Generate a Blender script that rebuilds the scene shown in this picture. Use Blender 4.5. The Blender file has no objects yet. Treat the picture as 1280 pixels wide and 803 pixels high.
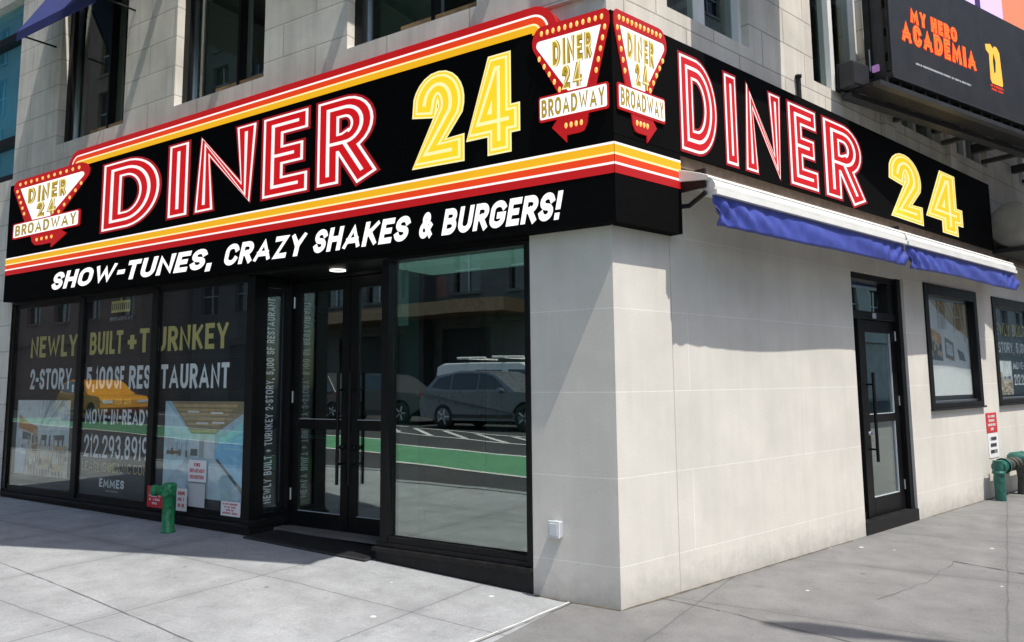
import bpy, bmesh, math, random
from mathutils import Matrix, Vector
random.seed(7)
SC = bpy.context.scene
COL = SC.collection
R = math.radians

# ------------------------------------------------------------------ camera, world, sun, exposure
K = Vector((0.75596431, 5.64302955, 0.0))            # foot of the building corner
dL = Vector((-0.84254991, 0.53861828, 0)); nL = Vector((-0.53861828, -0.84254991, 0))
dR = Vector((0.75358574, 0.65734963, 0)); nR = Vector((0.65734963, -0.75358574, 0))
UP = Vector((0, 0, 1))

P_, R_ = .1141, -.0098
cp, sp, cr, sr = math.cos(P_), math.sin(P_), math.cos(R_), math.sin(R_)
B_ = Matrix(((1, 0, 0), (0, 0, -1), (0, 1, 0)))
Pm = Matrix(((1, 0, 0), (0, cp, sp), (0, -sp, cp)))
Rm = Matrix(((cr, -sr, 0), (sr, cr, 0), (0, 0, 1)))
CM = Rm @ Pm @ B_
cam = bpy.data.cameras.new('camera')
camo = bpy.data.objects.new('camera', cam); COL.objects.link(camo)
rot3 = Matrix((CM[0], -CM[1], -CM[2])).transposed()
camo.matrix_world = Matrix.Translation((0, 0, 1.6)) @ rot3.to_4x4()
cam.sensor_fit = 'HORIZONTAL'; cam.sensor_width = 36; cam.lens = 959.793 / 1280 * 36
cam.shift_x = (640 - 638.87) / 1280; cam.shift_y = (369.371 - 401.5) / 1280
cam.clip_start = .05; cam.clip_end = 3000
SC.camera = camo

SUN_EL = 64.9
LIGHT_AZ = 136.9                                      # world angle the light travels towards
w = bpy.data.worlds.new('World'); SC.world = w; w.use_nodes = True
wn = w.node_tree; bg = wn.nodes['Background']
sky = wn.nodes.new('ShaderNodeTexSky'); sky.sky_type = 'NISHITA'; sky.sun_disc = False
sky.sun_elevation = R(SUN_EL); sky.sun_rotation = R(90 - (LIGHT_AZ + 180))
sky.air_density = 1.0; sky.dust_density = 1.6; sky.ozone_density = 1.0
wn.links.new(sky.outputs[0], bg.inputs[0]); bg.inputs[1].default_value = 0.15
sl = bpy.data.lights.new('sun', 'SUN'); sl.energy = 3.3; sl.angle = R(.5); sl.color = (1, .955, .88)
so = bpy.data.objects.new('sun', sl); COL.objects.link(so)
hd = Vector((math.cos(R(LIGHT_AZ)), math.sin(R(LIGHT_AZ)), -math.tan(R(SUN_EL))))
so.rotation_euler = hd.to_track_quat('-Z', 'Y').to_euler(); so.location = (5, -5, 20)
SC.view_settings.view_transform = 'Standard'; SC.view_settings.look = 'None'
SC.view_settings.exposure = 0.74; SC.view_settings.gamma = 1
SC.render.engine = 'CYCLES'
SC.cycles.max_bounces = 8; SC.cycles.transparent_max_bounces = 16
SC.cycles.glossy_bounces = 4; SC.cycles.diffuse_bounces = 4

# ------------------------------------------------------------------ frames
def frame(X, Y, Z, o):
    m = Matrix((X, Y, Z)).transposed().to_4x4(); m.translation = o; return m
def FL(u=0, z=0, n=0): return frame(-dL, UP, nL, K + u*dL + n*nL + z*UP)      # local x = right, y = up, z = out
def FR(u=0, z=0, n=0): return frame(dR, UP, nR, K + u*dR + n*nR + z*UP)
def GL(u=0, n=0, z=0, a=0): return frame(dL, nL, UP, K + u*dL + n*nL + z*UP) @ Matrix.Rotation(R(a), 4, 'Z')   # ground frame, x = along left wall, y = out
def GR(u=0, n=0, z=0, a=0): return frame(dR, -nR, UP, K + u*dR + n*nR + z*UP) @ Matrix.Rotation(R(a), 4, 'Z')
GB = [(-1e4, 0), (.5, 0), (2.3, .08), (4, .125), (9, .165), (14, .2), (1e4, .2)]
def gz(u):
    for (a, za), (b, zb) in zip(GB, GB[1:]):
        if u <= b: return za + (zb - za) * (u - a) / (b - a)
    return .2

# ------------------------------------------------------------------ materials
MATS = {}
def N(nt, t, **k):
    n = nt.nodes.new(t)
    for a, b in k.items(): setattr(n, a, b)
    return n
def pmat(name, col, rough=.6, metal=0, spec=.5, noise=0, nscale=8, bump=0, bscale=40, emit=0, detail=6):
    if name in MATS: return MATS[name]
    m = bpy.data.materials.new(name); m.use_nodes = True; nt = m.node_tree; p = nt.nodes['Principled BSDF']
    p.inputs['Roughness'].default_value = rough; p.inputs['Metallic'].default_value = metal
    p.inputs['Specular IOR Level'].default_value = spec
    c4 = (*col, 1); p.inputs['Base Color'].default_value = c4
    if emit:
        p.inputs['Emission Color'].default_value = c4; p.inputs['Emission Strength'].default_value = emit
    if noise or bump:
        tc = N(nt, 'ShaderNodeTexCoord')
    if noise:
        nz = N(nt, 'ShaderNodeTexNoise'); nz.inputs['Scale'].default_value = nscale; nz.inputs['Detail'].default_value = detail
        nt.links.new(tc.outputs['Object'], nz.inputs['Vector'])
        mr = N(nt, 'ShaderNodeMapRange'); mr.inputs['From Min'].default_value = .3; mr.inputs['From Max'].default_value = .7
        mr.inputs['To Min'].default_value = 1 - noise; mr.inputs['To Max'].default_value = 1 + noise
        nt.links.new(nz.outputs['Fac'], mr.inputs['Value'])
        mx = N(nt, 'ShaderNodeVectorMath', operation='SCALE'); mx.inputs[0].default_value = col
        nt.links.new(mr.outputs[0], mx.inputs['Scale']); nt.links.new(mx.outputs[0], p.inputs['Base Color'])
        r2 = N(nt, 'ShaderNodeMapRange'); r2.inputs['To Min'].default_value = max(0, rough - .12); r2.inputs['To Max'].default_value = min(1, rough + .12)
        nt.links.new(nz.outputs['Fac'], r2.inputs['Value']); nt.links.new(r2.outputs[0], p.inputs['Roughness'])
    if bump:
        nb = N(nt, 'ShaderNodeTexNoise'); nb.inputs['Scale'].default_value = bscale; nb.inputs['Detail'].default_value = 8
        nt.links.new(tc.outputs['Object'], nb.inputs['Vector'])
        b = N(nt, 'ShaderNodeBump'); b.inputs['Strength'].default_value = bump; b.inputs['Distance'].default_value = .02
        nt.links.new(nb.outputs['Fac'], b.inputs['Height']); nt.links.new(b.outputs[0], p.inputs['Normal'])
    MATS[name] = m; return m

def math_(nt, op, a, b=None, c=None):
    n = N(nt, 'ShaderNodeMath', operation=op)
    for i, v in enumerate((a, b, c)):
        if v is None: continue
        if isinstance(v, (int, float)): n.inputs[i].default_value = v
        else: nt.links.new(v, n.inputs[i])
    return n.outputs[0]
def mixc(nt, fac, a, b, mode='MIX'):
    n = N(nt, 'ShaderNodeMix', data_type='RGBA', blend_type=mode)
    for s, v in ((n.inputs[0], fac), (n.inputs[6], a), (n.inputs[7], b)):
        if isinstance(v, (int, float)): s.default_value = v
        elif isinstance(v, tuple): s.default_value = (*v, 1)
        else: nt.links.new(v, s)
    return n.outputs[2]
def noise(nt, vec, scale, detail=5, rough=.55, w3=None):
    n = N(nt, 'ShaderNodeTexNoise'); n.inputs['Scale'].default_value = scale; n.inputs['Detail'].default_value = detail
    n.inputs['Roughness'].default_value = rough
    nt.links.new(vec, n.inputs['Vector']); return n.outputs['Fac']
def remap(nt, v, a, b, c, d):
    n = N(nt, 'ShaderNodeMapRange'); nt.links.new(v, n.inputs['Value'])
    for i, x in zip((1, 2, 3, 4), (a, b, c, d)): n.inputs[i].default_value = x
    return n.outputs[0]

def glass_mat(name, tint=(.5, .62, .58), base=.12, gain=.75, refl=(.92, .98, .95)):
    m = bpy.data.materials.new(name); m.use_nodes = True; nt = m.node_tree; nt.nodes.clear()
    out = N(nt, 'ShaderNodeOutputMaterial'); mx = N(nt, 'ShaderNodeMixShader')
    tr = N(nt, 'ShaderNodeBsdfTransparent'); tr.inputs[0].default_value = (*tint, 1)
    gl = N(nt, 'ShaderNodeBsdfGlossy'); gl.inputs['Roughness'].default_value = 0; gl.inputs['Color'].default_value = (*refl, 1)
    tc = N(nt, 'ShaderNodeTexCoord')
    nz = N(nt, 'ShaderNodeTexNoise'); nz.inputs['Scale'].default_value = 1.1; nz.inputs['Detail'].default_value = 1
    nt.links.new(tc.outputs['Object'], nz.inputs['Vector'])
    b = N(nt, 'ShaderNodeBump'); b.inputs['Strength'].default_value = .03; b.inputs['Distance'].default_value = .03
    nt.links.new(nz.outputs['Fac'], b.inputs['Height']); nt.links.new(b.outputs[0], gl.inputs['Normal'])
    lw = N(nt, 'ShaderNodeLayerWeight'); lw.inputs['Blend'].default_value = .5
    f = math_(nt, 'POWER', lw.outputs['Facing'], 3.0)
    f = math_(nt, 'MULTIPLY_ADD', f, gain, base)
    nt.links.new(f, mx.inputs[0]); nt.links.new(tr.outputs[0], mx.inputs[1]); nt.links.new(gl.outputs[0], mx.inputs[2])
    nt.links.new(mx.outputs[0], out.inputs[0]); MATS[name] = m; return m

def block_mat(name, col, col2, bw, bh, mortar, mcol, offs=(0, 0), stain=.2, bump=.25, rough=.75, msize=.012, streak=.1):
    """masonry in the wall frame: object x along the wall, y up"""
    m = bpy.data.materials.new(name); m.use_nodes = True; nt = m.node_tree; p = nt.nodes['Principled BSDF']
    tc = N(nt, 'ShaderNodeTexCoord'); mp = N(nt, 'ShaderNodeMapping'); mp.inputs['Location'].default_value = (offs[0], offs[1], 0)
    nt.links.new(tc.outputs['Object'], mp.inputs['Vector'])
    br = N(nt, 'ShaderNodeTexBrick'); br.inputs['Scale'].default_value = 1
    br.inputs['Brick Width'].default_value = bw; br.inputs['Row Height'].default_value = bh
    br.inputs['Mortar Size'].default_value = msize; br.inputs['Mortar Smooth'].default_value = .3
    br.inputs['Color1'].default_value = (*col, 1); br.inputs['Color2'].default_value = (*col2, 1); br.inputs['Mortar'].default_value = (*mcol, 1)
    nt.links.new(mp.outputs[0], br.inputs['Vector'])
    n1 = noise(nt, tc.outputs['Object'], 1.3, 7, .6); f1 = remap(nt, n1, .35, .7, 1 - stain, 1.0 + stain * .4)
    ms = N(nt, 'ShaderNodeMapping'); ms.inputs['Scale'].default_value = (7, .5, 7); nt.links.new(tc.outputs['Object'], ms.inputs['Vector'])
    n2 = noise(nt, ms.outputs[0], 1.0, 4, .6); f2 = remap(nt, n2, .4, .75, 1 + streak * .3, 1 - streak)
    n3 = noise(nt, tc.outputs['Object'], 60, 4, .7); f3 = remap(nt, n3, .25, .75, .93, 1.05)
    f = math_(nt, 'MULTIPLY', math_(nt, 'MULTIPLY', f1, f2), f3)
    # grimy band just above the pavement
    sx = N(nt, 'ShaderNodeSeparateXYZ'); nt.links.new(tc.outputs['Object'], sx.inputs[0])
    gn = noise(nt, tc.outputs['Object'], 9, 6, .65)
    gy = math_(nt, 'ADD', sx.outputs[1], math_(nt, 'MULTIPLY', gn, -.35))
    gr = remap(nt, gy, -.22, .04, .66, 1.0)
    f = math_(nt, 'MULTIPLY', f, gr)
    vm = N(nt, 'ShaderNodeVectorMath', operation='SCALE'); nt.links.new(br.outputs['Color'], vm.inputs[0]); nt.links.new(f, vm.inputs['Scale'])
    nt.links.new(vm.outputs[0], p.inputs['Base Color'])
    p.inputs['Roughness'].default_value = rough; p.inputs['Specular IOR Level'].default_value = .3
    h = math_(nt, 'MULTIPLY_ADD', br.outputs['Fac'], -mortar, math_(nt, 'MULTIPLY', n3, .25))
    b = N(nt, 'ShaderNodeBump'); b.inputs['Strength'].default_value = bump; b.inputs['Distance'].default_value = .02
    nt.links.new(h, b.inputs['Height']); nt.links.new(b.outputs[0], p.inputs['Normal'])
    MATS[name] = m; return m

def pave_mat(name, base, dark, jx=None, jy=None, ox=0, oy=0, speck=True, rough=.85, joint=.55):
    """concrete pavement; object x = along left wall (u), y = out (n)"""
    m = bpy.data.materials.new(name); m.use_nodes = True; nt = m.node_tree; p = nt.nodes['Principled BSDF']
    tc = N(nt, 'ShaderNodeTexCoord'); V = tc.outputs['Object']
    sx = N(nt, 'ShaderNodeSeparateXYZ'); nt.links.new(V, sx.inputs[0])
    n1 = noise(nt, V, .55, 8, .6); n2 = noise(nt, V, 3.2, 7, .65); n3 = noise(nt, V, 55, 4, .75); n4 = noise(nt, V, 220, 2, .6)
    c = mixc(nt, remap(nt, n1, .3, .72, 0, 1), dark, base)
    f = math_(nt, 'MULTIPLY', remap(nt, n2, .3, .7, .80, 1.12), remap(nt, n3, .25, .75, .78, 1.16))
    f = math_(nt, 'MULTIPLY', f, remap(nt, n4, .3, .7, .94, 1.05))
    hs = None
    wob = math_(nt, 'MULTIPLY_ADD', noise(nt, V, 2.5, 5, .7), .05, -.025)
    if jx or jy:
        for ax, per, off in ((0, jx, ox), (1, jy, oy)):
            if not per: continue
            v = math_(nt, 'ADD', math_(nt, 'ADD', sx.outputs[ax], off), wob)
            pp = math_(nt, 'PINGPONG', v, per / 2)
            wj = math_(nt, 'MULTIPLY_ADD', n2, .018, .001)
            d = math_(nt, 'DIVIDE', pp, wj); dm = remap(nt, d, .35, 1.0, joint, 1.0)
            f = math_(nt, 'MULTIPLY', f, dm)
            halo = remap(nt, pp, 0, .16, .9, 1.0); f = math_(nt, 'MULTIPLY', f, halo)
    if speck:
        vo = N(nt, 'ShaderNodeTexVoronoi'); vo.inputs['Scale'].default_value = 3.6; nt.links.new(V, vo.inputs['Vector'])
        pick = N(nt, 'ShaderNodeSeparateColor'); nt.links.new(vo.outputs['Color'], pick.inputs[0])
        g = math_(nt, 'LESS_THAN', vo.outputs['Distance'], math_(nt, 'MULTIPLY', pick.outputs[1], .085))
        g = math_(nt, 'MULTIPLY', g, math_(nt, 'GREATER_THAN', pick.outputs[0], .08))
        dk = math_(nt, 'GREATER_THAN', pick.outputs[2], .25)
        gumd = math_(nt, 'MULTIPLY', g, dk); guml = math_(nt, 'SUBTRACT', g, gumd)
        f = math_(nt, 'MULTIPLY', f, math_(nt, 'MULTIPLY_ADD', gumd, -.42, 1))
        # blotchy dark scuffs
        sc_ = remap(nt, noise(nt, V, 5, 9, .78), .56, .74, 1, .62); f = math_(nt, 'MULTIPLY', f, sc_)
    vm = N(nt, 'ShaderNodeVectorMath', operation='SCALE'); nt.links.new(c, vm.inputs[0]); nt.links.new(f, vm.inputs['Scale'])
    cc = vm.outputs[0]
    if speck: cc = mixc(nt, math_(nt, 'MULTIPLY', guml, .6), cc, (.75, .73, .7))
    nt.links.new(cc, p.inputs['Base Color'])
    p.inputs['Roughness'].default_value = rough; p.inputs['Specular IOR Level'].default_value = .25
    b = N(nt, 'ShaderNodeBump'); b.inputs['Strength'].default_value = .35; b.inputs['Distance'].default_value = .012
    nt.links.new(math_(nt, 'ADD', n3, math_(nt, 'MULTIPLY', n2, .6)), b.inputs['Height']); nt.links.new(b.outputs[0], p.inputs['Normal'])
    MATS[name] = m; return m

# masonry
block_mat('limestone panel', (.685, .65, .585), (.67, .635, .57), 3.6, .62, .5, (.78, .75, .69), offs=(.9, -.29), stain=.11, bump=.14, msize=.005, streak=.05)
block_mat('grey stone', (.80, .765, .69), (.75, .715, .645), .95, .36, .8, (.56, .53, .47), offs=(.35, .06), stain=.2, bump=.35, msize=.01, streak=.16)
block_mat('warm stone', (.72, .665, .575), (.67, .615, .525), .82, .36, 1.0, (.42, .38, .32), offs=(.2, .06), stain=.18, bump=.4, msize=.008, streak=.15)
block_mat('far stone', (.15, .145, .135), (.125, .12, .11), 1.2, .5, .8, (.12, .11, .1), stain=.2, bump=.3, msize=.01)
block_mat('far pale stone', (.40, .41, .37), (.36, .37, .33), 1.2, .5, .8, (.25, .25, .22), stain=.2, bump=.3, msize=.01)
block_mat('far brick', (.26, .15, .11), (.22, .125, .09), .25, .08, .6, (.3, .27, .24), stain=.2, bump=.3, msize=.006)
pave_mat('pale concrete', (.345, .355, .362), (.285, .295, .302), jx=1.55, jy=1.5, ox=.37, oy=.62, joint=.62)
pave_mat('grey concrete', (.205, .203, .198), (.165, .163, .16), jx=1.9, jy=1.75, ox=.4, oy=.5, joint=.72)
pave_mat('asphalt', (.075, .075, .077), (.05, .05, .052), speck=False, rough=.8)
pave_mat('green lane paint', (.13, .31, .17), (.10, .26, .14), speck=False, rough=.7)
pave_mat('white road paint', (.72, .72, .69), (.55, .55, .52), speck=False, rough=.7)
# general
BLK = pmat('black aluminium', (.006, .006, .0065), .42, 0, .22, noise=.3, nscale=5)
BLK2 = pmat('worn black metal', (.010, .010, .010), .5, 0, .3, noise=.5, nscale=9, bump=.15, bscale=30)
pmat('shade cloth', (.34, .35, .30), .8, noise=.15, nscale=2)
pmat('wood board', (.28, .18, .09), .7, noise=.3, nscale=14)
lit('lamp lit', (1, .95, .88), 1.2) if 0 else pmat('lamp lit', (1, .95, .88), .5, emit=1.0)
pmat('cove light', (.55, .80, .72), .5, emit=.22)
GLS = glass_mat('shop glass', tint=(.60, .74, .69), base=.27, gain=.8)
glass_mat('poster glass', tint=(.955, .97, .965), base=.05, gain=.5)
glass_mat('window glass', tint=(.55, .63, .60), base=.12, gain=.7)
glass_mat('teal glass', tint=(.75, .95, 1), base=.10, gain=.4, refl=(.7, .9, .95))
pmat('painted teal reflection', (.26, .58, .66), .6, noise=.12, nscale=2)  # sky reflection of the far-left glass put into a flat colour
pmat('edge glass', (.10, .20, .17), .1)
pmat('joint grout', (.42, .39, .34), .8)
pmat('plaster', (.45, .45, .42), .8, noise=.08, nscale=2)
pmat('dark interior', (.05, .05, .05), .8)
pmat('timber ceiling', (.30, .18, .09), .6, noise=.25, nscale=6)
pmat('interior floor', (.16, .15, .14), .35, noise=.2, nscale=3)
pmat('steel', (.55, .56, .57), .3, 1)
pmat('chrome', (.7, .7, .7), .12, 1)
pmat('grey plastic', (.42, .45, .48), .45)
pmat('pale plastic', (.60, .62, .63), .4)
pmat('hydrant green', (.016, .19, .07), .36, noise=.45, nscale=26, bump=.1, bscale=50)
pmat('dark green paint', (.012, .10, .075), .45, noise=.45, nscale=22, bump=.25, bscale=40)
pmat('rusty pipe', (.045, .045, .035), .65, noise=.6, nscale=25, bump=.35, bscale=45)
pmat('blue canvas', (.055, .075, .33), .45, noise=.14, nscale=7, bump=.12, bscale=90)
pmat('navy canvas', (.025, .035, .17), .8, noise=.15, nscale=9)
pmat('white enamel', (.80, .79, .75), .4, noise=.05, nscale=4)
pmat('brown ledge', (.17, .12, .085), .7, noise=.25, nscale=10)
pmat('duct metal', (.30, .27, .22), .65, 0, noise=.2, nscale=6)
pmat('rubber mat', (.03, .03, .03), .9, noise=.4, nscale=20, bump=.3, bscale=120)
# sign faces: glow added so the lettering stays bright in shade
def lit(name, c, e, d=.28):
    e = e*1.12 + .02
    m = pmat(name, c, .5, emit=e); p = m.node_tree.nodes['Principled BSDF']
    p.inputs['Base Color'].default_value = (c[0]*d, c[1]*d, c[2]*d, 1); return m
pmat('sign black', (.004, .004, .004), .8, spec=.04)
lit('sign red', (.58, .005, .009), .50); lit('sign deep red', (.30, .006, .012), .55); lit('sign stripe red', (.46, .008, .010), .48)
lit('sign orange', (.78, .055, .008), .48); lit('sign lemon', (1, .60, .02), .56); lit('sign yellow', (.92, .47, .012), .46); lit('sign cream', (1, .86, .42), .52)
lit('sign white', (1, .91, .89), .52); lit('sign gold', (.52, .34, .03), .42); lit('sign dark gold', (.20, .125, .02), .4); lit('bulb glow', (1, .45, .11), .72)
lit('sign pure white', (1, .985, .96), .60)
# print colours
pmat('film dark', (.012, .014, .02), .35, noise=.1, nscale=3)
pmat('film grey', (.035, .038, .042), .4)
pmat('print gold', (.66, .56, .20), .5); pmat('print white', (.92, .94, .97), .5); pmat('print pale', (.42, .45, .48), .5)
pmat('paper white', (.80, .80, .80), .6); pmat('paper grey', (.52, .53, .54), .6); pmat('paper red', (.60, .03, .035), .5); pmat('print red', (.55, .05, .06), .5); pmat('print ink', (.05, .05, .06), .6)

def MT(x): return MATS[x] if isinstance(x, str) else x

# ------------------------------------------------------------------ mesh builder
class MB:
    def __init__(s): s.v = []; s.f = []; s.m = []; s.mats = []; s.sm = []
    def mi(s, mat):
        if mat not in s.mats: s.mats.append(mat)
        return s.mats.index(mat)
    def add(s, vs, fs, mat, smooth=False):
        b = len(s.v); s.v += [tuple(v) for v in vs]; i = s.mi(mat)
        for f in fs: s.f.append(tuple(b + k for k in f)); s.m.append(i); s.sm.append(smooth)
        return s
    def quad(s, a, b, c, d, mat): return s.add((a, b, c, d), ((0, 1, 2, 3),), mat)
    def rect(s, x0, x1, y0, y1, z, mat): return s.quad((x0, y0, z), (x1, y0, z), (x1, y1, z), (x0, y1, z), mat)
    def box(s, x0, x1, y0, y1, z0, z1, mat):
        x0, x1 = sorted((x0, x1)); y0, y1 = sorted((y0, y1)); z0, z1 = sorted((z0, z1))
        v = [(x, y, z) for z in (z0, z1) for y in (y0, y1) for x in (x0, x1)]
        return s.add(v, ((0, 2, 3, 1), (4, 5, 7, 6), (0, 1, 5, 4), (2, 6, 7, 3), (0, 4, 6, 2), (1, 3, 7, 5)), mat)
    def prism(s, poly, z0, z1, mat, mat_side=None):
        n = len(poly); area = sum(poly[i][0]*poly[(i+1) % n][1] - poly[(i+1) % n][0]*poly[i][1] for i in range(n))
        if area < 0: poly = poly[::-1]
        s.add([(x, y, z1) for x, y in poly], (tuple(range(n)),), mat)
        s.add([(x, y, z0) for x, y in poly], (tuple(range(n))[::-1],), mat_side or mat)
        vs = [(x, y, z0) for x, y in poly] + [(x, y, z1) for x, y in poly]
        return s.add(vs, [(i, (i+1) % n, n + (i+1) % n, n + i) for i in range(n)], mat_side or mat)
    def face(s, poly, z, mat):
        n = len(poly); area = sum(poly[i][0]*poly[(i+1) % n][1] - poly[(i+1) % n][0]*poly[i][1] for i in range(n))
        if area < 0: poly = poly[::-1]
        return s.add([(x, y, z) for x, y in poly], (tuple(range(n)),), mat)
    def tube(s, pts, r, mat, n=12, caps=True, r2=None):
        pts = [Vector(p) for p in pts]; rings = []; prev = None
        for i, p in enumerate(pts):
            t = (pts[min(i+1, len(pts)-1)] - pts[max(i-1, 0)]).normalized()
            a = t.cross(Vector((0, 0, 1)) if abs(t.z) < .9 else Vector((1, 0, 0))).normalized() if prev is None else (prev - t*prev.dot(t)).normalized()
            prev = a; b = t.cross(a)
            rr = r if r2 is None else r + (r2 - r)*i/(len(pts)-1)
            if isinstance(r, (list, tuple)): rr = r[i]
            rings.append([p + rr*(math.cos(2*math.pi*k/n)*a + math.sin(2*math.pi*k/n)*b) for k in range(n)])
        vs = [v for q in rings for v in q]; fs = []
        for i in range(len(pts)-1):
            for k in range(n): fs.append((i*n+k, i*n+(k+1) % n, (i+1)*n+(k+1) % n, (i+1)*n+k))
        s.add(vs, fs, mat, True)
        if caps:
            s.add(rings[0], (tuple(range(n))[::-1],), mat); s.add(rings[-1], (tuple(range(n)),), mat)
        return s
    def lathe(s, prof, c, axis, mat, n=20):
        """prof: (radius, distance along axis)"""
        axis = Vector(axis).normalized(); c = Vector(c)
        a = axis.cross(Vector((0, 0, 1)) if abs(axis.z) < .9 else Vector((1, 0, 0))).normalized(); b = axis.cross(a)
        vs = []; fs = []
        for r, h in prof:
            for k in range(n):
                t = 2*math.pi*k/n; vs.append(c + axis*h + r*(math.cos(t)*a + math.sin(t)*b))
        for i in range(len(prof)-1):
            for k in range(n): fs.append((i*n+k, i*n+(k+1) % n, (i+1)*n+(k+1) % n, (i+1)*n+k))
        return s.add(vs, fs, mat, True)
    def build(s, name, parent=None, mw=None, bevel=0, wn=False):
        me = bpy.data.meshes.new(name); me.from_pydata(s.v, [], s.f)
        for m in s.mats: me.materials.append(MT(m))
        me.polygons.foreach_set('material_index', s.m); me.polygons.foreach_set('use_smooth', s.sm); me.update()
        o = bpy.data.objects.new(name, me); COL.objects.link(o)
        if parent: o.parent = parent
        if mw is not None: o.matrix_world = mw
        if bevel:
            b = o.modifiers.new('bevel', 'BEVEL'); b.width = bevel; b.segments = 2; b.limit_method = 'ANGLE'; b.angle_limit = R(40); b.harden_normals = False
        return o
def tag(o, label=None, cat=None, group=None, kind=None):
    if label: o['label'] = label
    if cat: o['category'] = cat
    if group: o['group'] = group
    if kind: o['kind'] = kind
    return o
def thing(name, mw, label, cat, group=None):
    o = bpy.data.objects.new(name, None); COL.objects.link(o); o.matrix_world = mw; o.empty_display_size = .2
    return tag(o, label, cat, group)

# ------------------------------------------------------------------ stroke lettering
def arc(cx, cy, rx, ry, a0, a1, n=12):
    return [(cx + rx*math.cos(R(a0 + (a1-a0)*i/n)), cy + ry*math.sin(R(a0 + (a1-a0)*i/n))) for i in range(n+1)]
O_ = (arc(.5, .66, .5, .34, 0, 180) + arc(.5, .34, .5, .34, 180, 360), True)
def op(*p): return (list(p), False)
GLY = {
 'A': (.78, [op((0, 0), (.5, 1), (1, 0)), op((.2, .28), (.8, .28))]),
 'B': (.62, [([(0, .52), (0, 1)] + arc(.5, .76, .42, .24, 90, -90), True), ([(0, 0), (0, .52)] + arc(.54, .26, .46, .26, 90, -90), True)]),
 'C': (.64, [(arc(.5, .70, .5, .30, 18, 180) + arc(.5, .30, .5, .30, 180, 342), False)]),
 'D': (.70, [([(0, 0), (0, 1), (.3, 1)] + arc(.38, .5, .62, .5, 85, -85, 18) + [(.3, 0)], True)]),
 'E': (.52, [op((1, 0), (0, 0), (0, 1), (1, 1)), op((0, .5), (.82, .5))]),
 'F': (.50, [op((0, 0), (0, 1), (1, 1)), op((0, .5), (.8, .5))]),
 'G': (.66, [(arc(.5, .72, .5, .28, 25, 180) + arc(.5, .28, .5, .28, 180, 350) + [(1, .44), (.62, .44)], False)]),
 'H': (.62, [op((0, 0), (0, 1)), op((1, 0), (1, 1)), op((0, .5), (1, .5))]),
 'I': (0, [op((0, 0), (0, 1))]),
 'J': (.5, [([(1, 1), (1, .3)] + arc(.5, .3, .5, .3, 0, -170), False)]),
 'K': (.62, [op((0, 0), (0, 1)), op((1, 1), (.05, .42)), op((.32, .58), (1, 0))]),
 'L': (.48, [op((0, 1), (0, 0), (1, 0))]),
 'M': (.85, [op((0, 0), (.08, 1), (.5, .22), (.92, 1), (1, 0))]),
 'N': (.64, [op((0, 0), (0, 1), (1, 0), (1, 1))]),
 'O': (.70, [O_]),
 'P': (.58, [([(0, 0), (0, 1), (.45, 1)] + arc(.5, .73, .5, .27, 85, -85) + [(0, .46)], False)]),
 'Q': (.70, [O_, op((.6, .25), (1, 0))]),
 'R': (.60, [([(0, 0), (0, 1), (.45, 1)] + arc(.5, .73, .5, .27, 85, -85) + [(0, .46)], False), op((.48, .46), (1, 0))]),
 'S': (.56, [(arc(.5, .75, .5, .25, 15, 265) + arc(.5, .25, .5, .25, 85, -165), False)]),
 'T': (.56, [op((0, 1), (1, 1)), op((.5, 1), (.5, 0))]),
 'U': (.62, [([(0, 1), (0, .32)] + arc(.5, .32, .5, .32, 180, 360) + [(1, 1)], False)]),
 'V': (.72, [op((0, 1), (.5, 0), (1, 1))]),
 'W': (1.0, [op((0, 1), (.26, 0), (.5, .8), (.74, 0), (1, 1))]),
 'X': (.66, [op((0, 0), (1, 1)), op((0, 1), (1, 0))]),
 'Y': (.66, [op((0, 1), (.5, .42), (1, 1)), op((.5, .42), (.5, 0))]),
 'Z': (.60, [op((0, 1), (1, 1), (0, 0), (1, 0))]),
 '0': (.60, [O_]), '1': (.22, [op((0, .85), (1, 1), (1, 0))]),
 '2': (.56, [(arc(.5, .7, .5, .3, 172, -22, 14) + [(0.02, 0), (1, 0)], False)]),
 '3': (.54, [(arc(.5, .76, .46, .24, 160, -80) + arc(.5, .27, .5, .27, 80, -160), False)]),
 '4': (.64, [op((1, .26), (0, .26), (.62, 1), (.72, 1), (.72, 0))]),
 '5': (.54, [([(.95, 1), (.1, 1), (.05, .55)] + arc(.48, .32, .52, .32, 120, -160), False)]),
 '8': (.56, [(arc(.5, .76, .44, .24, 0, 360)[:-1], True), (arc(.5, .26, .5, .26, 0, 360)[:-1], True)]),
 '9': (.56, [(arc(.5, .68, .5, .32, 0, 360)[:-1], True), (arc(.5, .6, .5, .6, 0, -70), False)]),
 '-': (.34, [op((0, .46), (1, .46))]), '+': (.42, [op((0, .45), (1, .45)), op((.5, .2), (.5, .7))]),
 '.': (0, [op((0, 0), (0, .001))]), ',': (.06, [op((1, .02), (0, -.18))]), '!': (0, [op((0, .46), (.0, 1)), op((0, -.005), (0, .005))]),
 '&': (.70, [([(1, 0), (.28, .62)] + arc(.46, .8, .24, .2, 200, -40) + arc(.36, .26, .36, .28, 110, 300) + [(.95, .45)], False)]),
 '@': (.8, [(arc(.5, .5, .5, .5, -40, 300), False), (arc(.52, .48, .2, .22, 0, 360)[:-1], True)]),
}
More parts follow.
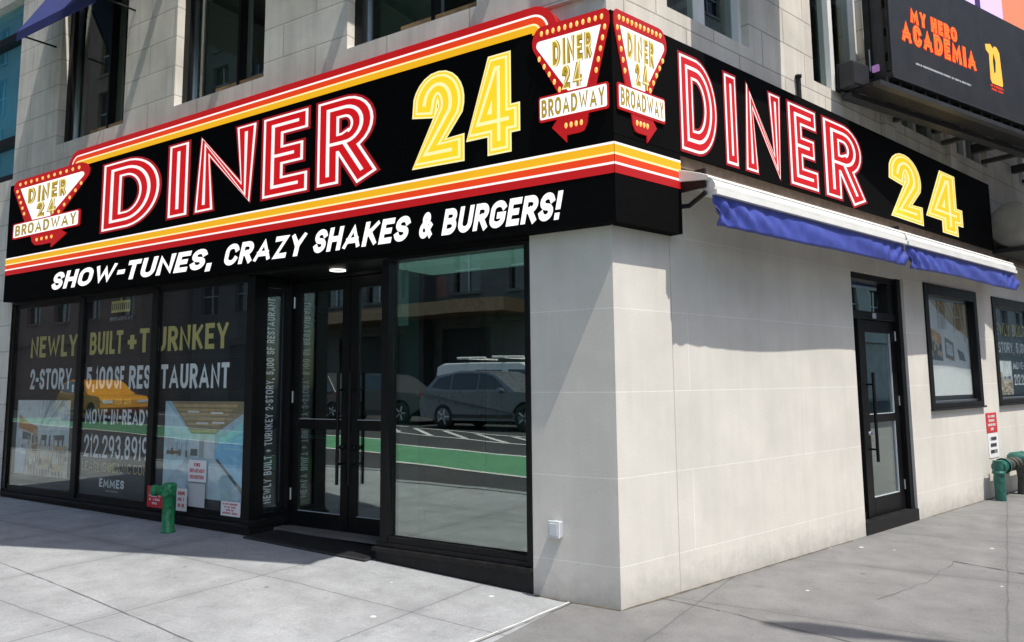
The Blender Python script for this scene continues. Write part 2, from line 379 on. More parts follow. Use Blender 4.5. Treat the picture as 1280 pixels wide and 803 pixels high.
def stroke(pts, closed, wd, ext=None):
    """list of quads (4 2-D points) of a mitred stroke"""
    P = []
    for p in pts:
        p = Vector(p)
        if not P or (p - P[-1]).length > 1e-5: P.append(p)
    if closed and (P[0] - P[-1]).length < 1e-5: P.pop()
    h = wd/2; e = h if ext is None else ext
    n = len(P)
    if not closed:
        d = (P[0] - P[1]).normalized(); P[0] = P[0] + d*e
        d = (P[-1] - P[-2]).normalized(); P[-1] = P[-1] + d*e
    Lp, Rp = [], []
    for i in range(n):
        a = P[i-1] if (closed or i > 0) else None
        c = P[(i+1) % n] if (closed or i < n-1) else None
        d1 = (P[i]-a).normalized() if a is not None else (c-P[i]).normalized()
        d2 = (c-P[i]).normalized() if c is not None else d1
        n1 = Vector((-d1.y, d1.x)); n2 = Vector((-d2.y, d2.x)); mm = n1 + n2
        if mm.length < 1e-4: mm = n1
        mm.normalize(); k = min(1/max(.05, mm.dot(n1)), 1.9)
        Lp.append(P[i] + mm*h*k); Rp.append(P[i] - mm*h*k)
    return [(Rp[i], Rp[(i+1) % n], Lp[(i+1) % n], Lp[i]) for i in range(n if closed else n-1)]
def glyph_quads(ch, H, wt, wf, layer_w):
    """glyph with outer height H and stroke wt (metres); layer_w is the stroke drawn"""
    W, polys = GLY[ch]; gw = W*H*wf
    q = []
    for pts, cl in polys:
        pp = [(wt/2 + x*max(0, gw-wt), wt/2 + y*(H-wt)) for x, y in pts]
        e = (layer_w-wt)/2; qs = stroke(pp, cl, layer_w)
        if ch in 'NMWAVZ4KY2': qs = [[Vector((min(max(p.x, -e), max(gw, wt)+e), min(max(p.y, -e), H+e))) for p in q4] for q4 in qs]
        q.append(qs)
    return max(gw, wt), q
def put_quads(mb, qs, z, mat, fx):
    j = 0
    for st in qs:
        for q in st:
            a = [fx(p.x, p.y) for p in q]
            ar = sum(a[i][0]*a[(i+1) % 4][1] - a[(i+1) % 4][0]*a[i][1] for i in range(4))
            if abs(ar) < 1e-9: continue
            if ar < 0: a = a[::-1]
            zz = z + 2e-5*j; j = (j+1) % 40
            mb.quad(*[(x, y, zz) for x, y in a], mat)
def text(mb, s, x0, x1, y0, y1, z, mat, wt=.16, wf=1.0, track=.14, slant=0, rot=False):
    """write s to fill x0..x1, y0..y1 (one layer)"""
    H = 1.0; adv = 0; parts = []
    for ch in s:
        if ch == ' ': adv += .34*wf + track; continue
        gw, q = glyph_quads(ch, H, wt, wf, wt); parts.append((adv, q)); adv += gw + track
    tot = adv - track; sx = (x1-x0)/(tot + slant); sy = (y1-y0)
    for a, q in parts:
        if rot: put_quads(mb, q, z, mat, lambda x, y: (x1 - (y)*(x1-x0), y0 + (x+a)*(y1-y0)/tot))
        else: put_quads(mb, q, z, mat, lambda x, y: (x0 + (x + a + slant*y)*sx, y0 + y*sy))
def lines(mb, rows, x0, x1, y0, y1, z, mat, wt=.2):
    """a column of short illegible words as small strokes"""
    rnd = random.Random(len(rows)*13 + int(abs(x0)*100)); n = len(rows); h = (y1-y0)/n
    for i, fr in enumerate(rows):
        yb = y1 - (i+1)*h + h*.2; yt = y1 - i*h - h*.2; x = x0 + (x1-x0)*(1-fr)/2; xe = x1 - (x1-x0)*(1-fr)/2
        while x < xe - .008:
            ww = rnd.uniform(.008, .018); ww = min(ww, xe - x)
            if rnd.random() < .86: mb.rect(x, x + ww*.7, yb + rnd.choice((0, 0, .25))*h*.3, yt, z, mat)
            x += ww

# ------------------------------------------------------------------ GROUND
def strip_mesh(us, ns, zoff, mat, name, label, kind='structure', skirt=None):
    mb = MB(); vs = [(u, n, gz(u) + zoff) for u in us for n in ns]; k = len(ns)
    mb.add(vs, [(i*k+j, (i+1)*k+j, (i+1)*k+j+1, i*k+j+1) for i in range(len(us)-1) for j in range(k-1)], mat)
    if skirt:
        j = k-1
        for i in range(len(us)-1):
            a, b = us[i], us[i+1]
            mb.quad((b, ns[-1], gz(b)+zoff), (a, ns[-1], gz(a)+zoff), (a, ns[-1], gz(a)+zoff-skirt), (b, ns[-1], gz(b)+zoff-skirt), mat)
    o = mb.build(name, mw=GL()); return tag(o, label, name, kind=kind)
US = [.4, .5, 2.3, 4, 9, 14, 30, 60, 120]
strip_mesh([-600, -100, -30] + US[1:] + [600], [-600, -60, 0, 8, 30, 60, 600], -.14, 'asphalt', 'road', 'dark asphalt roadway running past the corner')
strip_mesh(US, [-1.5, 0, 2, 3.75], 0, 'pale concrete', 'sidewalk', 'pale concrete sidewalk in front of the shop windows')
mb = MB()
ur = lambda t, n: (n*(-.96) + t*(-.2811), n*.2811 - t*.96)
poly = [(.398, 3.75), (.398, -1.0), ur(60, -.3), ur(60, 7.6)]
c_ = ur(-1.7, 7.6); poly += [ur(-1.0, 7.6), (c_[0]*.93, 3.6), (c_[0]*.86, 3.75)]
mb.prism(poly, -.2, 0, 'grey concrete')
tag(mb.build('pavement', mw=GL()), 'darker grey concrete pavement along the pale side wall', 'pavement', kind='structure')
# seams, hairline cracks and patches lying in the paving
pmat('seam dark', (.08, .08, .078), .9); pmat('seam soft', (.16, .16, .155), .9); pmat('grime', (.10, .085, .06), .9, noise=.4, nscale=12); pmat('seam pale', (.62, .61, .58), .85); pmat('patch pale', (.185, .183, .178), .9, noise=.15, nscale=6, bump=.2, bscale=60); pmat('stain', (.20, .165, .11), .9, noise=.3, nscale=9)
def seam(pts, wd, mat, z=.004, name='pavement_seam', jit=.012, closed=False):
    rnd = random.Random(int(pts[0][0]*97) + len(pts)); P = []
    for a, b in zip(pts, pts[1:]):
        k = max(2, int(math.hypot(b[0]-a[0], b[1]-a[1])/.12))
        P += [(a[0]+(b[0]-a[0])*i/k + rnd.uniform(-jit, jit), a[1]+(b[1]-a[1])*i/k + rnd.uniform(-jit, jit)) for i in range(k)]
    P.append(pts[-1]); mb = MB()
    for a, b in zip(P, P[1:]):
        d = Vector((b[0]-a[0], b[1]-a[1])).normalized(); q = Vector((-d.y, d.x)); wa, wb = wd*rnd.uniform(.25, 1)/2, wd*rnd.uniform(.25, 1)/2
        vs = [(a[0]-q.x*wa, a[1]-q.y*wa), (b[0]-q.x*wb, b[1]-q.y*wb), (b[0]+q.x*wb, b[1]+q.y*wb), (a[0]+q.x*wa, a[1]+q.y*wa)]
        mb.add([(x, y, gz(x)+z) for x, y in vs], ((0, 1, 2, 3),), mat)
    return tag(mb.build(name, mw=GL()), 'thin seam running across the paving', 'paving seam', kind='structure')
seam([(.41, .02), (.46, .6), (.52, 1.2), (.6, 2.4)], .022, 'seam pale', jit=.006)
seam([(.38, .02), (.43, .6), (.49, 1.2)], .010, 'seam dark', jit=.006)
seam([(-.12, -.42), (-.6, -.34), (-1.0, -.22), (-1.7, -.05)], .012, 'seam dark', jit=.008)
seam([(-1.9, -2.82), (-2.5, -2.57), (-3.4, -2.3)], .022, 'seam dark', jit=.006)
seam([(-1.5, -1.2), (-1.75, -1.9), (-1.9, -2.8)], .006, 'seam dark', jit=.02)
seam([(6.0, 1.75), (3.0, 2.02), (1.2, 2.18)], .011, 'seam soft', jit=.004)
seam([ur(t_*.5, .012) for t_ in range(0, 8)], .035, 'grime', z=.002, jit=.006, name='wall_joint')
seam([ur(t_*.5, .012) for t_ in range(11, 40)], .035, 'grime', z=.002, jit=.006, name='wall_joint')
seam([(0, .012), (.3, .012), (.71, .012)], .03, 'grime', z=.003, jit=.005, name='wall_joint')
# kerbs
mb = MB()
for a, b in zip(US, US[1:]):
    vs = [(u, n, gz(u)+z) for u in (a, b) for n in (3.752, 3.92) for z in (-.16, .012)]
    mb.add(vs, ((0, 1, 3, 2), (4, 6, 7, 5), (1, 5, 7, 3), (2, 3, 7, 6), (0, 4, 5, 1)), 'pale concrete')
tag(mb.build('kerb', mw=GL()), 'concrete kerb along the shop sidewalk', 'kerb', kind='structure')

def painted(n_at0, slope, width, u0, u1, mat, name, label, z=.012):
    mb = MB(); k = int((u1-u0)/.5)
    for i in range(k):
        a = u0 + (u1-u0)*i/k; b = u0 + (u1-u0)*(i+1)/k
        na, nb = n_at0 + slope*a, n_at0 + slope*b
        mb.quad((a, na, gz(a)-.14+z), (b, nb, gz(b)-.14+z), (b, nb+width, gz(b)-.14+z), (a, na+width, gz(a)-.14+z), mat)
    return tag(mb.build(name, mw=GL()), label, name, kind='structure')
painted(5.35, .2, 2.5, -8, 40, 'green lane paint', 'bike_lane', 'green painted bicycle lane on the road')
painted(5.18, .2, .16, -8, 40, 'white road paint', 'lane_line', 'white line on the near side of the green bicycle lane')
painted(7.86, .2, .16, -8, 40, 'white road paint', 'lane_line', 'white line on the far side of the green bicycle lane')
painted(9.3, .30, .14, -8, 40, 'white road paint', 'lane_line', 'white line edging the hatched buffer')
painted(10.7, .34, .14, -8, 40, 'white road paint', 'lane_line', 'white line in front of the parked cars')
mb = MB()
for i in range(14):
    u = 2 + i*1.7; n0 = 9.5 + .3*u; u2 = u + 2.6; n1 = 10.7 + .33*u2
    mb.quad((u, n0, gz(u)-.128), (u+.3, n0+.06, gz(u)-.128), (u2+.3, n1+.06, gz(u2)-.126), (u2, n1, gz(u2)-.126), 'white road paint')
tag(mb.build('road_hatching', mw=GL()), 'white diagonal hatching painted between lane lines', 'road marking', kind='structure')

# ------------------------------------------------------------------ BUILDING
BLD = thing('corner_building', GL(), 'pale stone corner building with black framed ground floor shopfront and tall upper windows', 'building')
def wall_sheet(mb, x0, x1, y0, y1, holes, mat, z=0, depth=.28, mat_reveal=None):
    xs = sorted({x0, x1, *[h[0] for h in holes], *[h[1] for h in holes]}); ys = sorted({y0, y1, *[h[2] for h in holes], *[h[3] for h in holes]})
    xs = [x for x in xs if x0 <= x <= x1]; ys = [y for y in ys if y0 <= y <= y1]
    for a, b in zip(xs, xs[1:]):
        for c, d in zip(ys, ys[1:]):
            mx, my = (a+b)/2, (c+d)/2
            if any(h[0] < mx < h[1] and h[2] < my < h[3] for h in holes): continue
            mb.rect(a, b, c, d, z, mat)
            mb.quad((a, c, z-depth), (a, d, z-depth), (b, d, z-depth), (b, c, z-depth), mat)
    mr = mat_reveal or mat
    for a, b, c, d in holes:
        mb.quad((a, c, z), (a, d, z), (a, d, z-depth), (a, c, z-depth), mr); mb.quad((b, c, z-depth), (b, d, z-depth), (b, d, z), (b, c, z), mr)
        if c > y0: mb.quad((a, c, z-depth), (b, c, z-depth), (b, c, z), (a, c, z), mr)
        if d < y1: mb.quad((a, d, z), (b, d, z), (b, d, z-depth), (a, d, z-depth), mr)
UL = [(6.56, 8.14), (3.97, 5.53), (1.22, 2.76)]        # upper windows, left facade (u)
ZS, ZT = 4.84, 7.3
HB = 15.0
mb = MB()
wall_sheet(mb, -18, 0, 3.0, HB, [(-b, -a, ZS, ZT) for a, b in UL] + [(-12.6, -9.28, 4.55, ZT)], 'grey stone')
wall_sheet(mb, -18, -9.06, -.3, 3.0, [], 'grey stone')
o = mb.build('stone_wall', BLD, FL())
mb = MB(); wall_sheet(mb, -.72, 0, -.3, 3.0, [], 'limestone panel'); mb.build('panel_wall', BLD, FL())
UR = [(.77, 2.03), (3.26, 4.53), (5.45, 6.72), (7.25, 8.5), (10, 11.3)]
mb = MB(); wall_sheet(mb, 0, 34, 3.4, HB, [(a, b, 4.74, ZT) for a, b in UR], 'warm stone'); mb.build('stone_wall', BLD, FR())
DOOR = (3.83, 5.16, -.2, 2.78); WA = (5.74, 7.53, 1.24, 2.79); WB = (8.17, 10.05, 1.24, 2.78)
mb = MB(); wall_sheet(mb, 0, 34, -.3, 3.4, [DOOR, WA, WB], 'limestone panel'); mb.build('panel_wall', BLD, FR())
# lintel behind the fascia and the rest of the mass
mb = MB(); mb.box(-9.06, -.72, 2.74, 3.0, -.3, 0, 'black aluminium'); mb.build('lintel', BLD, FL())
def pl(lst): return [tuple(p) for p in lst]
foot = [(0.05, -.29), (18, -.29), (18, -33), ur(34, -.29)]
mb = MB(); mb.prism(pl(foot), HB-.2, HB-.02, 'dark interior')
for a, b in ((foot[1], foot[2]), (foot[2], foot[3])):
    mb.quad((*a, -.3), (*b, -.3), (*b, HB), (*a, HB), 'far stone')
mb.build('roof', BLD, GL())
mb = MB(); mb.prism([(.3, -.32), (17.8, -.32), (17.8, -32), ur(33, -.4)], .13, .16, 'interior floor'); mb.build('interior_floor', BLD, GL())
mb = MB(); mb.prism([(.3, -.32), (17.8, -.32), (17.8, -32), ur(33, -.4)], 3.05, 4.3, 'plaster')
for i in range(14): mb.box(.6 + i*.62, .85 + i*.62, -6.2, -.8, 2.86, 3.04, 'timber ceiling')
mb.build('interior_ceiling', BLD, GL())
mb = MB()
mb.box(-1.5, 10, -6.6, -6.4, .16, 3.05, 'plaster'); mb.box(9.3, 9.5, -6.4, -.35, .16, 3.05, 'plaster')
mb.box(4.2, 5.5, -6.38, -6.3, .16, 2.35, 'dark interior'); mb.box(3.5, 4.1, -3.3, -2.6, .16, 3.05, 'dark interior')
mb.box(6.3, 8.4, -3.4, -2.9, .16, 1.2, 'timber ceiling')
mb.build('interior_wall', BLD, GL())
mb = MB(); mb.box(2.2, 14, 0, 3.05, -4.2, -4, 'plaster'); mb.box(2.3, 2.5, 0, 3.05, -4, -.4, 'plaster'); mb.build('interior_wall', BLD, FR())
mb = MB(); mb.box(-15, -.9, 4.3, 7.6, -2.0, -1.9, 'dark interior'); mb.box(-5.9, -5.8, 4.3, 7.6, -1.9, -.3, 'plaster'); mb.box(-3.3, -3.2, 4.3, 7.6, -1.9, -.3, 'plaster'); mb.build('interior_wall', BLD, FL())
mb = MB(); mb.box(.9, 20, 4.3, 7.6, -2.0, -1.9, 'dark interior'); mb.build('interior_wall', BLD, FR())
# upper windows, left facade: frame > panes, wooden board
def upper_window_left(a, b):
    x0, x1 = -b, -a; f = MB(); W = x1-x0
    f.box(x0, x0+.10, ZS, ZT, -.24, -.10, BLK); f.box(x1-.045, x1, ZS, ZT, -.24, -.12, BLK)
    f.box(x0+.10, x1-.045, ZS, ZS+.045, -.24, -.10, BLK); f.box(x0+.10, x1-.045, ZT-.06, ZT, -.24, -.12, BLK)
    xm = x0 + .62*W; f.box(xm-.02, xm+.02, ZS+.045, ZT-.06, -.23, -.13, BLK)
    f.box(x0+.10, x0+.125, ZS+.045, ZT-.06, -.20, -.15, 'steel')
    o = f.build('window', BLD, FL())
    MB().box(x0+.125, xm-.02, ZS+.045, ZT-.06, -.19, -.18, 'window glass').build('pane', o, FL())
    MB().box(xm+.02, x1-.045, ZS+.045, ZT-.06, -.225, -.215, 'poster glass').build('pane', o, FL())
    MB().box(x0+.1+.3*W, x1-.05, ZS+.046, ZS+.13, -.165, -.14, 'wood board').build('sill_board', o, FL())
    MB().box(x0+.126, xm-.03, ZS+.05, ZT-.07, -.34, -.33, 'shade cloth').build('pane_backing', o, FL())
    MB().box(xm+.1, xm+.42, ZS+.5, ZS+1.3, -.9, -.85, 'grey plastic').build('pane_backing', o, FL())
for a, b in UL: upper_window_left(a, b)
f = MB(); x0, x1 = -12.6, -9.28
f.box(x0, x0+.1, 4.55, ZT, -.2, -.05, BLK); f.box(x1-.1, x1, 4.55, ZT, -.2, -.05, BLK)
for zz in (4.55, 5.12, 6.72): f.box(x0+.1, x1-.1, zz, zz+.11, -.2, -.05, BLK)
o = f.build('window', BLD, FL())
for c, d in ((4.66, 5.12), (5.23, 6.72), (6.83, ZT)): MB().box(x0+.1, x1-.1, c, d, -.185, -.18, 'painted teal reflection').build('pane_backing', o, FL()); MB().box(x0+.1, x1-.1, c, d, -.13, -.12, 'teal glass').build('pane', o, FL())  # opaque teal panel stands in for sky mirrored in this glass
def upper_window_right(a, b):
    f = MB(); z0 = 4.74; fr = 'white enamel'
    f.box(a, a+.05, z0, ZT, -.22, -.08, fr); f.box(b-.05, b, z0, ZT, -.22, -.08, fr); f.box(a+.05, b-.05, z0, z0+.05, -.22, -.08, fr); f.box(a+.05, b-.05, ZT-.05, ZT, -.22, -.08, fr)
    m = (a+b)/2; f.box(m-.045, m+.045, z0+.05, ZT-.05, -.21, -.09, fr)
    o = f.build('window', BLD, FR())
    for c, d in ((a+.05, m-.045), (m+.045, b-.05)): MB().box(c, d, z0+.05, ZT-.05, -.16, -.15, 'window glass').build('pane', o, FR())
for a, b in UR: upper_window_right(a, b)
# stone ledge at the corner and pilaster
mb = MB(); mb.box(-.62, .02, 4.60, 4.72, 0, .05, 'grey stone'); mb.box(-.55, .02, 4.72, 4.86, 0, .09, 'grey stone'); mb.box(-.5, .02, 4.86, 8.5, 0, .035, 'grey stone'); mb.build('cornice_stone', BLD, FL())
mb = MB(); mb.box(6.85, 7.1, 4.42, 9, .002, .06, 'warm stone'); mb.box(4.85, 5.15, 4.42, 9, .002, .05, 'warm stone'); mb.build('pilaster', BLD, FR())
mb = MB(); mb.box(.70, 14, 3.33, 3.425, .002, .09, 'brown ledge'); mb.build('ledge', BLD, FR())
mb = MB(); mb.box(.688, .694, 0, 2.9, -.01, .0012, 'joint grout'); mb.build('joint', BLD, FR())

# ---- shopfront on the left facade
ZB, ZH = .27, 2.72
mb = MB()      # stepped plinth under bays
def plinth(mb, u0, u1):
    mb.box(-u1, -u0, -.3, .20, -.2, -.005, 'worn black metal'); mb.box(-u1, -u0, .20, .235, -.2, .025, 'worn black metal'); mb.box(-u1, -u0, .235, ZB, -.2, -.02, 'worn black metal')
plinth(mb, 4.0, 9.05)
mb.build('plinth', BLD, FL(), bevel=.006)
mb = MB()
mb.box(-2.33, -.725, -.3, .165, -.2, 0.0, 'worn black metal'); mb.box(-2.35, -.725, .165, .20, -.2, .03, 'worn black metal'); mb.box(-2.33, -.725, .20, .245, -.2, -.01, 'worn black metal')
mb.build('plinth', BLD, FL(), bevel=.006)
# bays
muls = [(9.05, 8.98), (7.36, 7.25), (5.80, 5.69), (4.14, 4.02)]
f = MB()
for a, b in muls: f.box(-a, -b, ZB, ZH, -.18, -.01, BLK)
for (a, b), (c, d) in zip(muls, muls[1:]):
    f.box(-b, -c, ZB, ZB+.05, -.17, -.03, BLK); f.box(-b, -c, ZH-.05, ZH+.02, -.17, -.03, BLK)
f.box(-9.05, -4.02, ZH+.02, 2.738, -.2, -.005, BLK)
bay = f.build('shop_window', BLD, FL(), bevel=.004)
for (a, b), (c, d) in zip(muls, muls[1:]):
    MB().box(-b, -c, ZB+.05, ZH-.05, -.045, -.037, 'poster glass').build('pane', bay, FL())
# return panel of the bay (faces the doorway)
FP = frame(-nL, UP, -dL, K + 4.02*dL)
f = MB(); f.box(.01, .08, ZB, ZH, -.1, 0, BLK); f.box(.46, .52, ZB, ZH, -.1, 0, BLK); f.box(.08, .46, ZB, ZB+.05, -.1, 0, BLK); f.box(.08, .46, ZH-.05, ZH, -.1, 0, BLK)
f.box(0, .52, -.3, .20, -.1, .006, 'worn black metal'); f.box(-.02, .52, .20, .235, -.1, .03, 'worn black metal'); f.box(0, .52, .235, ZB, -.1, .01, 'worn black metal')
rp = f.build('side_window', BLD, FP, bevel=.003)
MB().box(.08, .46, ZB+.05, ZH-.05, -.03, -.02, 'poster glass').build('pane', rp, FP)
# big window right of the doors
f = MB()
f.box(-2.28, -2.20, .245, ZH, -.16, 0, BLK); f.box(-.77, -.722, .245, ZH+.01, -.16, .01, BLK); f.box(-2.20, -.77, ZH-.02, 2.738, -.16, 0, BLK); f.box(-2.20, -.77, .245, .29, -.16, -.01, BLK)
bw = f.build('display_window', BLD, FL(), bevel=.004)
MB().box(-2.20, -.77, .29, ZH-.02, -.075, -.06, GLS).build('pane', bw, FL())
f = MB(); f.box(-2.28, -2.262, .26, ZH, -.5, -.16, 'edge glass'); f.build('glass_fin', bw, FL())
f = MB(); f.box(-2.20, -.78, 2.645, 2.70, -.62, -.14, 'cove light'); f.build('light_trough', bw, FL())
# doors, recessed half a metre
DN = -.5
f = MB()
f.box(-4.02, -3.98, .14, 2.74, DN-.1, DN+.04, BLK); f.box(-2.33, -2.28, .14, 2.74, DN-.1, DN+.04, BLK); f.box(-3.98, -2.33, 2.70, 2.74, DN-.1, DN+.04, BLK)
f.box(-4.02, -2.28, 2.735, 2.76, DN-.1, -.01, BLK); f.box(-4.03, -2.29, -.2, .135, DN-.1, DN+.08, 'worn black metal')
f.build('door_frame', BLD, FL(), bevel=.004)
def leaf(u0, u1, hx, swing):
    x0, x1 = -u0, -u1; s = .105; f = MB(); z0, z1 = .145, 2.695; zr0, zr1 = 1.15, 1.25
    f.box(x0, x0+s, z0, z1, DN-.05, DN, BLK); f.box(x1-s, x1, z0, z1, DN-.05, DN, BLK)
    f.box(x0+s, x1-s, z0, z0+.17, DN-.05, DN, BLK); f.box(x0+s, x1-s, z1-.12, z1, DN-.05, DN, BLK); f.box(x0+s, x1-s, zr0, zr1, DN-.05, DN, BLK)
    o = f.build('door', BLD, FL(), bevel=.004)
    MB().box(x0+s, x1-s, z0+.17, zr0, DN-.03, DN-.02, GLS).build('pane', o, FL())
    MB().box(x0+s, x1-s, zr1, z1-.12, DN-.03, DN-.02, GLS).build('pane', o, FL())
    h = MB(); h.tube([(hx, .62, DN+.075), (hx, 1.72, DN+.075)], .017, BLK)
    for zz in (.82, 1.55): h.tube([(hx, zz, DN-.001), (hx, zz, DN+.075)], .011, BLK)
    h.build('handle', o, FL())
    k = MB(); k.lathe([(0, .03), (.025, .028), (.03, 0)], (hx + .0, .98, DN), (0, 0, 1), BLK, 14); k.build('lock', o, FL())
    ox = x0+.012 if hx > (x0+x1)/2 else x1-.012
    for zz in (.42, 1.42, 2.42): hg = MB(); hg.tube([(ox, zz, DN+.008), (ox, zz+.12, DN+.008)], .012, 'steel', 10); hg.build('hinge', o, FL())
    for zz in (z0+.164, zr1-.004): wp = MB(); wp.box(x0+s-.006, x1-s+.006, zz, zz+.01, DN-.019, DN-.004, 'grey plastic'); wp.build('gasket', o, FL())
    pb = MB(); pb.box(x0+s+.02, x1-s-.02, 1.05, 1.08, DN-.09, DN-.06, 'steel'); pb.build('push_bar', o, FL())
leaf(3.98, 3.16, -3.235, 0); leaf(3.15, 2.33, -3.075, 0)
mb = MB(); mb.lathe([(0, 0), (.075, 0), (.08, .01), (.08, .02)], (-3.1, 2.742, -.26), (0, -1, 0), 'lamp lit', 18); mb.build('ceiling_lamp', BLD, FL())

# ---- side door on the right wall
f = MB(); dz = -.09
f.box(3.83, 3.90, .13, 2.78, dz-.12, dz+.03, BLK); f.box(5.06, 5.16, .13, 2.78, dz-.12, dz+.06, BLK); f.box(3.90, 5.06, 2.71, 2.78, dz-.12, dz+.03, BLK)
f.box(3.90, 5.06, 2.27, 2.36, dz-.12, dz+.03, BLK); f.box(4.88, 5.06, 2.36, 2.71, dz-.1, dz+.02, BLK); f.box(4.08, 4.15, .13, 2.27, dz-.1, dz+.02, BLK)
f.box(3.90, 4.08, .13, .2, dz-.1, dz, BLK); f.box(3.83, 5.16, -.2, .13, dz-.2, .012, 'worn black metal')
f.box(4.42, 4.5, 2.285, 2.345, dz+.03, dz+.045, 'grey plastic')
fr = f.build('door_frame', BLD, FR(), bevel=.004)
MB().box(3.90, 4.88, 2.36, 2.71, dz-.05, dz-.04, GLS).build('pane', fr, FR()); MB().box(3.90, 4.08, .2, 2.27, dz-.05, dz-.04, GLS).build('pane', fr, FR())
f = MB(); a, b = 4.155, 5.055
f.box(a, a+.13, .135, 2.265, dz-.05, dz, BLK); f.box(b-.13, b, .135, 2.265, dz-.05, dz, BLK); f.box(a+.13, b-.13, .135, .33, dz-.05, dz, BLK); f.box(a+.13, b-.13, 2.13, 2.265, dz-.05, dz, BLK); f.box(a+.13, b-.13, 1.13, 1.22, dz-.05, dz, BLK)
dr = f.build('door', BLD, FR(), bevel=.004)
for c, d in ((.33, 1.13), (1.22, 2.13)): MB().box(a+.13, b-.13, c, d, dz-.03, dz-.02, GLS).build('pane', dr, FR())
h = MB(); h.tube([(4.24, .72, dz+.08), (4.24, 1.68, dz+.08)], .017, BLK)
for zz in (.85, 1.55): h.tube([(4.24, zz, dz-.001), (4.24, zz, dz+.08)], .011, BLK)
h.build('handle', dr, FR())
k = MB(); k.lathe([(0, .03), (.022, .028), (.026, 0)], (4.24, 1.02, dz), (0, 0, 1), 'steel', 14); k.build('lock', dr, FR())
for zz in (.35, 1.3, 2.05): k = MB(); k.tube([(5.045, zz, dz+.008), (5.045, zz+.11, dz+.008)], .011, 'steel', 10); k.build('hinge', dr, FR())
for g_ in ((4.29, 4.92, .32, .335), (4.29, 4.92, 1.21, 1.225), (4.915, 4.93, .335, 1.13), (4.915, 4.93, 1.226, 2.13)): k = MB(); k.box(*g_, dz-.018, dz-.002, 'grey plastic'); k.build('gasket', dr, FR())
# poster windows on the right wall
def wall_window(w):
    a, b, c, d = w; f = MB(); t = .11
    f.box(a, a+t, c, d, -.14, .02, BLK); f.box(b-t, b, c, d, -.14, .02, BLK); f.box(a+t, b-t, c, c+.06, -.14, .02, BLK); f.box(a+t, b-t, d-.14, d, -.14, .02, BLK)
    f.box(a+t, b-t, c+.06, c+.09, -.12, -.02, 'steel')
    f.box(a-.01, b+.01, c-.025, c, -.1, .045, 'worn black metal')
    o = f.build('window', BLD, FR(), bevel=.004)
    MB().box(a+t, b-t, c+.09, d-.14, -.05, -.04, 'poster glass').build('pane', o, FR())
wall_window(WA); wall_window(WB)

# ------------------------------------------------------------------ FASCIA SIGNS
def strip_poly(mb, pts, o0, o1, z, mat):
    """band between two inward offsets of a path"""
    P = [Vector(p) for p in pts]; n = len(P); nrm = []
    for i in range(n):
        d1 = (P[i]-P[i-1]).normalized() if i else (P[1]-P[0]).normalized(); d2 = (P[i+1]-P[i]).normalized() if i < n-1 else d1
        q = Vector((d1.y, -d1.x)) + Vector((d2.y, -d2.x)); q.normalize(); k = 1/max(.3, q.dot(Vector((d1.y, -d1.x)))); nrm.append(q*k)
    for i in range(n-1):
        a, b = P[i]+nrm[i]*o0, P[i+1]+nrm[i+1]*o0; c, d = P[i+1]+nrm[i+1]*o1, P[i]+nrm[i]*o1
        mb.quad((d.x, d.y, z), (c.x, c.y, z), (b.x, b.y, z), (a.x, a.y, z), mat)
BAND = [('sign stripe red', .066), ('sign white', .018), ('sign orange', .056), ('sign cream', .016), ('sign yellow', .062)]
def big_letter(ch, x0, x1, y0, y1, z, cols, parent, mw, wt=.245):
    wt = .205 if ch == 'N' else wt
    mb = MB(); H = 1.0; gw, _ = glyph_quads(ch, H, wt, 1.0, wt)
    for k, (mat, fr) in enumerate(cols):
        _, q = glyph_quads(ch, H, wt, 1.0, wt*fr)
        put_quads(mb, q, z + .0025*k, mat, lambda x, y: (x0 + x/gw*(x1-x0), y0 + y*(y1-y0)))
    # dark outline plate behind
    return mb.build('letter', parent, mw)
REDC = [('sign deep red', 1.16), ('sign white', .94), ('sign red', .72), ('sign white', .15)]
YELC = [('sign cream', 1.10), ('sign lemon', .97), ('sign cream', .80), ('sign lemon', .62), ('sign cream', .14)]
